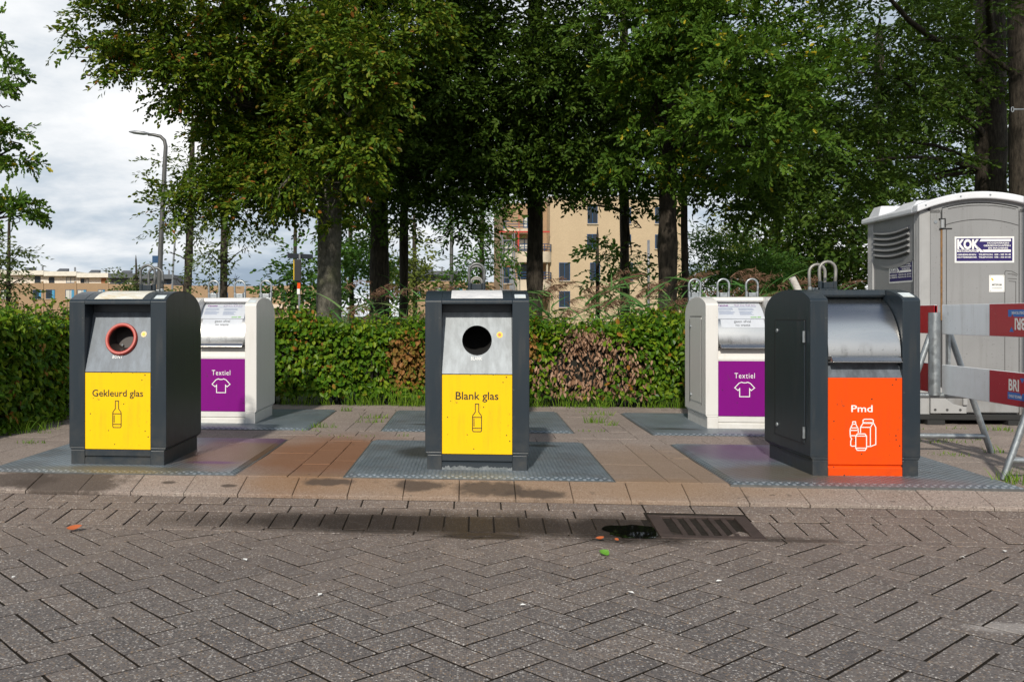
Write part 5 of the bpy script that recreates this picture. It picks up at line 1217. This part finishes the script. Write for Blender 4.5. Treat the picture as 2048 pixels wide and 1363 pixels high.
def weeds():
    rg = np.random.default_rng(61); B, T = [], []
    def tuft(x, y, n, s, h):
        a = rg.random(n)*6.28; r_ = s*np.sqrt(rg.random(n)); b = np.stack([x+np.cos(a)*r_*1.6, y+np.sin(a)*r_*.7, np.full(n, -.005)], 1)
        l = h*(.35+.8*rg.random(n)); B.append(b); T.append(b+np.stack([rg.normal(0, .45, n)*l, rg.normal(0, .45, n)*l, l*1.15], 1))
    for _ in range(75): tuft(-3.9+7.6*rg.random(), 10.66+.12*rg.random(), 16, .07+.06*rg.random(), .06+.13*rg.random())
    for (x, y, n, s, h) in ((-1.3, 10.68, 70, .14, .15), (-.55, 10.68, 120, .22, .20), (-.15, 10.66, 60, .16, .16), (-2.0, 10.66, 50, .14, .13), (-.9, 10.66, 22, .05, .34), (1.25, 10.66, 60, .2, .09), (.55, 10.66, 40, .15, .09)): tuft(x, y, n, s, h)
    for (px, py, n, s, h) in ((745, 835, 50, .10, .045), (738, 844, 40, .09, .04), (648, 855, 40, .08, .05), (625, 862, 30, .12, .03), (700, 872, 40, .18, .02), (1190, 845, 60, .07, .07), (1205, 830, 40, .09, .06), (1220, 850, 24, .04, .05), (1185, 862, 26, .08, .025), (1180, 824, 20, .1, .03), (805, 872, 14, .03, .03), (870, 905, 20, .03, .02),
                              (60, 885, 40, .09, .03), (85, 866, 22, .07, .03), (1885, 885, 50, .16, .03), (1850, 877, 26, .1, .03), (1895, 910, 40, .10, .03), (1990, 905, 24, .05, .06), (1995, 860, 30, .08, .05), (2040, 965, 70, .10, .08), (1437, 933, 8, .015, .02), (690, 822, 30, .05, .06), (1960, 880, 20, .07, .03)):
        p = (lambda v, s_: v*s_)((px-XP)/FPX*_r+_d, CH*FPX/(py-HY)); tuft(p[0], p[1], n, s, h)
    for _ in range(26): tuft(-4.2+.30*rg.random(), 7.4+3.2*rg.random(), 20, .08, .06+.07*rg.random())
    for _ in range(40): tuft(3.0+5.5*rg.random(), 8.0+2.9*rg.random(), 12, .06, .03)
    B, T = np.concatenate(B), np.concatenate(T); V, F = strips(rg, B, T, 3, .005+.008*rg.random(len(B)), .2)
    o = mesh_np('weeds', V, [*F], M['grass']); tag(o, 'grass tufts along the hedge foot and in the paving joints', 'weeds', kind='stuff')
    # broad-leaved weeds at the hedge corner
    n = 420; x = -4.02-.35*rg.random(n); y = 7.6+1.6*rg.random(n); P = np.stack([x, y, .01+.10*rg.random(n)**1.5], 1)
    U = rg.normal(0, 1, (n, 3)); U[:, 2] = .4*np.abs(U[:, 2]); V, F = merge([leaf_arrays(P, U, np.array([[0, 0, 1.]])+rg.normal(0, .35, (n, 3)), .05+.06*rg.random(n), .022+.02*rg.random(n), BEECH)])
    o = mesh_np('broadleaf_weeds', V, F, M['grass']); tag(o, 'low broad-leaved weeds at the foot of the left hedge', 'weeds', kind='stuff')
weeds()

# ---------------------------------------------------------------- far buildings, lamps, bus stop
def bx(name, mat, parent, a): m = MB(); m.box(*a); return m.build(name, mat, parent)
def window(parent, x0, x1, z0, z1, y, fr='bluepaint', pane='glass', mull=1, panel=None):
    f = MB(); t = .06
    f.box(x0, x1, y-.05, y+.03, z0, z0+t); f.box(x0, x1, y-.05, y+.03, z1-t, z1); f.box(x0, x0+t, y-.05, y+.03, z0+t, z1-t); f.box(x1-t, x1, y-.05, y+.03, z0+t, z1-t)
    for k in range(1, mull+1):
        x = x0+(x1-x0)*k/(mull+1); f.box(x-t/2, x+t/2, y-.05, y+.03, z0+t, z1-t)
    o = f.build('window', M[fr], parent); q = MB(); q.box(x0-.06, x1+.06, y-.14, y+.03, z0-.10, z0-.004); q.build('sill', M['concrete'], o); m = MB(); m.box(x0+t, x1-t, y-.01, y+.02, z0+t, z1-t); m.build('pane', M[pane], o)
    if panel:
        m = MB(); m.box(x1-(x1-x0)*.34, x1-t, y-.03, y-.012, z0+t, z1-t); m.build('side_panel', M[panel], o)
    return o
def facing(name, label, cat, px, dep, group=None):
    p = at(px, HY, dep); return thing(name, label, cat, (p[0], p[1], -.03), YAW, group)
M['balcony'] = plain('pale_balcony', (.60, .50, .38), .8, scale=2)
def apartment():
    dep = 84.; s = dep/FPX; px0 = 1100
    r = facing('apartment_block', 'sand-coloured brick apartment block with rounded balconies', 'building', px0, dep)
    X = lambda px: (px-px0)*s; Z = lambda py: CH+.03-(py-HY)*s
    m = MB(); m.box(0, X(1366), 0, 12, 0, Z(398)); m.build('wall', M['sandbrick'], r)
    m = MB(); m.box(X(1018), -.01, 1.6, 12, 0, Z(402)); m.build('wall', M['tanbrick'], r)
    m = MB(); m.box(-.1, X(1366)+.1, -.1, 12.1, Z(398), Z(398)+.25); m.build('parapet', M['concrete'], r)
    for (a, b, c, d) in ((1175, 1195, 411, 447), (1174, 1195, 468, 497), (1247, 1262, 415, 447), (1242, 1262, 469, 490), (1118, 1140, 525, 561), (1118, 1140, 582, 614), (1180, 1200, 525, 561), (1245, 1266, 525, 561), (1310, 1330, 415, 447), (1310, 1330, 469, 497)):
        window(r, X(a), X(b), Z(d), Z(c), -.0, 'bluepaint', 'glass', 1)
    for (a, b, c, d) in ((1052, 1068, 428, 453), (1040, 1068, 475, 500), (1040, 1078, 527, 557), (1012, 1030, 478, 520), (1012, 1030, 530, 565)):
        window(r, X(a), X(b), Z(d), Z(c), 1.6, 'bluepaint', 'curtain' if c < 500 else 'glass', 1)
    def balcony(x0, x1, zb, zt, yf, rnd):
        m = MB(); n = 10; pts = [(x0, 1.6)]
        rr = min(1.2, (x1-x0)/2.2) if rnd else .05
        for k in range(n): a = math.pi+math.pi/2*k/(n-1); pts.append((x0+rr+rr*math.cos(a), yf+rr+rr*math.sin(a)))
        for k in range(n): a = 1.5*math.pi+math.pi/2*k/(n-1); pts.append((x1-rr+rr*math.cos(a), yf+rr+rr*math.sin(a)))
        pts.append((x1, 1.6)); N = len(pts)
        m.add([(x, y, zb) for x, y in pts]+[(x, y, zt) for x, y in pts], [tuple(range(N))[::-1], tuple(range(N, 2*N))]+[(i, (i+1) % N, N+(i+1) % N, N+i) for i in range(N)])
        b = m.build('balcony', M['balcony'], r)
        q = MB()
        for dz in (.18, .42, .66): q.tube([(x, y, zt+dz) for x, y in pts[1:-1]], .035, 6)
        for (x, y) in pts[1:-1:4]: q.tube([(x, y, zt), (x, y, zt+.68)], .03, 6)
        q.build('railing', M['bluepaint'], b)
    balcony(X(1031), X(1103), Z(525), Z(504), -1.0, True); balcony(X(1031), X(1103), Z(581), Z(560), -1.0, True); balcony(X(1008), X(1064), Z(465), Z(457), .2, False)
    m = MB(); m.box(X(995), X(1097), -.6, -.4, Z(466), Z(463)); m.box(X(1033.5), X(1036.5), -.6, -.4, Z(505), Z(466)); m.box(X(1036), X(1037), -.5, -.4, Z(457), Z(427)); m.build('steel_frame', M['redsteel'], r)
    for a_ in (1037, 1091):
        m = MB(); m.box(X(a_), X(a_+3), -.5, -.2, Z(560), Z(525)); m.build('balcony_post', M['concrete'], r)
    sc = thing('scaffold', 'aluminium scaffold tower standing left of the rounded balconies', 'scaffold', at(1018, HY, 80)*np.array([1, 1, 0]), YAW)
    s2 = 80/FPX; m = MB()
    for x in (-13, 11):
        for y in (0, 1.2): m.tube([(x*s2, y, 0), (x*s2, y, CH+(HY-466)*s2)], .05, 6)
    m.build('frame', M['lampgrey'], sc); m = MB()
    for py in (480, 505, 530, 555, 580, 605): m.tube([(-13*s2, 0, CH+(HY-py)*s2), (11*s2, 0, CH+(HY-py)*s2)], .04, 6)
    m.build('rungs', M['lampgrey'], sc); m = MB()
    m.box(-13*s2, 11*s2, 0, 1.2, CH+(HY-533)*s2, CH+(HY-531)*s2); m.box(-13*s2, 11*s2, 0, 1.2, CH+(HY-583)*s2, CH+(HY-581)*s2); m.build('platform', M['timber'], sc)
    m = MB()
    for k in range(4): m.box(1*s2, 9*s2, -.1, .0, CH+(HY-578+11*k)*s2, CH+(HY-570+11*k)*s2)
    m.build('ladder', M['lampgrey'], sc)
apartment()
def terrace():
    dep = 150.; s = dep/FPX; px0 = 0
    Zf = lambda py: CH+.03-(py-HY)*s
    # each house of the row is a thing of its own
    def house(label, a, b, ytop, ymid, up, wins, lows, door=None):
        r = facing('terraced_house', label, 'house', a, dep, 'terraced houses beyond the street'); X = lambda px: (px-a)*s
        m = MB(); m.box(.02, X(b)-.02, 0, 9, 0, Zf(ymid)); m.build('wall', M['tanbrick'], r)
        m = MB(); m.box(0.0, .35, -.12, 0, 0, Zf(ymid)+.3); m.build('party_wall', M['tanbrick'], r)
        if up:
            m = MB(); m.box(.02, X(b)-.02, 2.0, 9, Zf(ymid), Zf(ytop+9)); m.build('upper_storey', M[up], r)
            m = MB(); m.box(0.02, X(b)-.02, .9, 9.2, Zf(ytop+9), Zf(ytop)); m.build('roof_fascia', M[up], r)
            m = MB(); m.tube([(X(b)*.7, 5, Zf(ytop)), (X(b)*.7, 5, Zf(ytop)+.9)], .16, 8); m.build('chimney_flue', M['lampgrey'], r)
            m = MB(); m.hexa([(X(b)*.25, 3, Zf(ytop)+.05), (X(b)*.55, 3, Zf(ytop)+.05), (X(b)*.55, 4.5, Zf(ytop)+.05), (X(b)*.25, 4.5, Zf(ytop)+.05), (X(b)*.25, 3, Zf(ytop)+.15), (X(b)*.55, 3, Zf(ytop)+.15), (X(b)*.55, 4.5, Zf(ytop)+.65), (X(b)*.25, 4.5, Zf(ytop)+.65)]); m.build('solar_panel', M['darkframe'], r)
            for (p, q, fr, pn) in wins: window(r, X(p), X(q), Zf(ymid-1), Zf(ytop+11), 2.0, fr, pn, 1 if q-p > 10 else 0)
        for (p, q) in lows: window(r, X(p), X(q), Zf(ymid+31), Zf(ymid+13), 0, 'bluepaint', 'glass' if (p//7) % 2 else 'curtain', 1, 'bluelight')
        return r
    house('white-topped terraced house partly behind the pale tree at the left edge', -60, 14, 538, 566, 'housewhite', [(-40, -22, 'bluepaint', 'glass')], [(-30, -14), (2, 16)])
    house('white-topped terraced house with one dark upper window', 14, 83, 540, 566, 'housewhite', [(60, 72, 'darkframe', 'glass')], [(66, 84)])
    house('white-topped terraced house with a wide blue upper window', 83, 149, 542, 566, 'housewhite', [(89, 100, 'darkframe', 'glass'), (124, 142, 'bluepaint', 'curtain')], [(92, 110), (131, 149)])
    h = house('white-topped terraced house with the brown upper door', 149, 213, 545, 566, 'housewhite', [(153, 161, 'darkframe', 'glass'), (163, 170, 'darkframe', 'curtain')], [(155, 173), (196, 210)])
    bx('door', M['timber'], h, ((195-149)*s, (205-149)*s, 1.9, 1.98, Zf(566), Zf(553)))
    house('grey-topped terraced house beside the brown-doored white one', 213, 280, 546, 568, 'housegrey', [(226, 236, 'bluepaint', 'glass'), (246, 276, 'bluepaint', 'curtain')], [(220, 240), (258, 274)])
    house('grey-topped end house behind the street lamp foot', 280, 342, 548, 569, 'housegrey', [(288, 302, 'bluepaint', 'curtain'), (328, 336, 'bluepaint', 'glass')], [(290, 306)])
    house('low flat brick house right of the grey-topped end house', 342, 450, 571, 571, None, [], [(350, 366), (422, 432)])
    house('low flat brick house seen through the left cream container loops', 450, 520, 571.5, 572, None, [], [(440, 456), (486, 492)])
    a = house('low flat brick house with an awning beside the bus stop sign', 520, 640, 571, 571, None, [], [(518, 530), (562, 572), (607, 622)])
    for (p, q) in ((545, 566), (574, 620)):
        m = MB(); X = lambda px: (px-520)*s
        m.hexa([(X(p), -1.6, Zf(616)), (X(q), -1.6, Zf(616)), (X(q), -.1, Zf(610)), (X(p), -.1, Zf(610)), (X(p), -1.6, Zf(615)), (X(q), -1.6, Zf(615)), (X(q), -.1, Zf(608)), (X(p), -.1, Zf(608))]); m.build('awning', M['awning'], a)
    house('brick house with a dark grey roof storey left of the thin black lamp post', 800, 925, 541, 562, 'housegrey', [(848, 870, 'bluepaint', 'glass'), (872, 884, 'darkframe', 'curtain')], [(832, 842), (870, 884), (905, 925)])
    house('low brick house behind the young tree left of the scaffold', 925, 1016, 562, 564, None, [], [(932, 950), (990, 1006)])
terrace()
def street_lamp(label, p_base, dep, pts, r0, r1, head, mat='lamppole', box=None):
    b = at(*p_base, dep); b[2] = -.02
    r = thing('street_lamp', label, 'street lamp', b, 0, 'street lamps'); P = [at(px, py, dep)-b for px, py in pts]; P = [np.array([0, 0, 0.])]+P
    P[0] = np.array([P[1][0], P[1][1], 0]); m = MB(); m.tube(P, np.linspace(r0, r1, len(P)), 10); m.build('pole', M[mat], r, smooth=True)
    if head:
        h0, h1 = at(*head[0], dep)-b, at(*head[1], dep)-b; d = h1-h0; m = MB()
        m.tube([h0, h0+d*.12, h0+d*.3, h0+d*.75, h1], [r1*1.0, r1*1.5, r1*2.3, r1*2.1, r1*.7], 10)
        m.v = [(x, y, h0[2]+(z-h0[2]-d[2]*0)*.62+d[2]*.2) for x, y, z in m.v]; m.build('lamp_head', M['lampgrey'], r, smooth=True)
    if box:
        q = at(*box, dep)-b; m = MB(); m.box(q[0]-.12, q[0]+.10, q[1]-.06, q[1]+.06, q[2]-.12, q[2]+.14); m.build('sign_bracket', M['bluepaint'], r)
street_lamp('tall leaning street lamp with its arm to the left, behind the Gekleurd glas container', (318, 660), 34, [(318, 590), (322, 480), (326, 400), (330, 320), (331.5, 293), (329, 281), (321, 273), (306, 269.5), (296, 269)], .11, .05, ((300, 269.5), (258, 262)), box=(312, 519))
street_lamp('distant slim street lamp bending right, behind the sparse tree', (344, 640), 70, [(344, 590), (347, 520), (350, 480), (352, 470), (357, 463), (366, 460.5)], .09, .05, ((362, 461), (374, 459)), 'lampgrey')
street_lamp('thin dark lamp post rising into the crowns above the Blank glas container', (903, 650), 32, [(903, 590), (903, 500), (903, 380), (903, 250)], .075, .05, None)
street_lamp('short pale post before the apartment block, left of the oak trunk', (1297, 660), 30, [(1297, 640), (1297, 560), (1297, 480)], .045, .04, None, 'lampgrey')
def bus_stop():
    dep = 30.; s = dep/FPX; r = facing('bus_stop_sign', 'bus stop post with a dark T-shaped sign board and orange notice', 'bus stop', 600, dep); X = lambda px: (px-600)*s; Z = lambda py: CH+.03-(py-HY)*s
    m = MB(); m.tube([(X(598), 0, 0), (X(599.5), 0, Z(508))], .035, 10); m.build('pole', M['lampgrey'], r)
    m = MB(); m.hexa([(X(575), -.02, Z(516)), (X(625), .15, Z(517)), (X(625), .22, Z(517)), (X(575), .06, Z(516)), (X(575), -.02, Z(506)), (X(625), .15, Z(508)), (X(625), .22, Z(508)), (X(575), .06, Z(506))]); m.build('name_board', M['darkframe'], r, bevel=.01)
    m = MB(); m.box(X(589.5), X(602), -.16, .12, Z(562), Z(519)); m.build('timetable_case', M['black'], r, bevel=.01)
    m = MB(); m.box(X(588), X(589.4), -.16, .12, Z(560), Z(520)); m.build('yellow_face', M['sticker'], r)
    m = MB(); m.box(X(595), X(601), -.07, -.05, Z(577), Z(565)); m.build('orange_notice', M['orange'], r)
    m = MB(); m.box(X(594.5), X(600), -.07, -.05, Z(588), Z(577.5)); m.build('white_notice', M['white'], r)
bus_stop()
def rod():
    b = at(2130, 700, 8.0); b[2] = 0; z = at(2048, 219, 8.0)[2]
    r = thing('site_post', 'thin steel rod with a ring end poking in at the right photo edge', 'post', b); m = MB(); m.tube([(0, 0, 0), (0, 0, z+.2)], .03, 10); m.build('pole', M['galv'], r)
    e = at(2028, 218.5, 8.0)-b; m = MB(); m.tube([(0, 0, z), (e[0], e[1], z)], .007, 8); m.build('arm', M['galv'], r)
    m = MB(); m.tube([(e[0]-.012+.010*math.cos(a), e[1], z+.022*math.sin(a)) for a in np.linspace(0, 2*math.pi, 13)], .004, 6); m.build('ring', M['galv'], r)
rod()
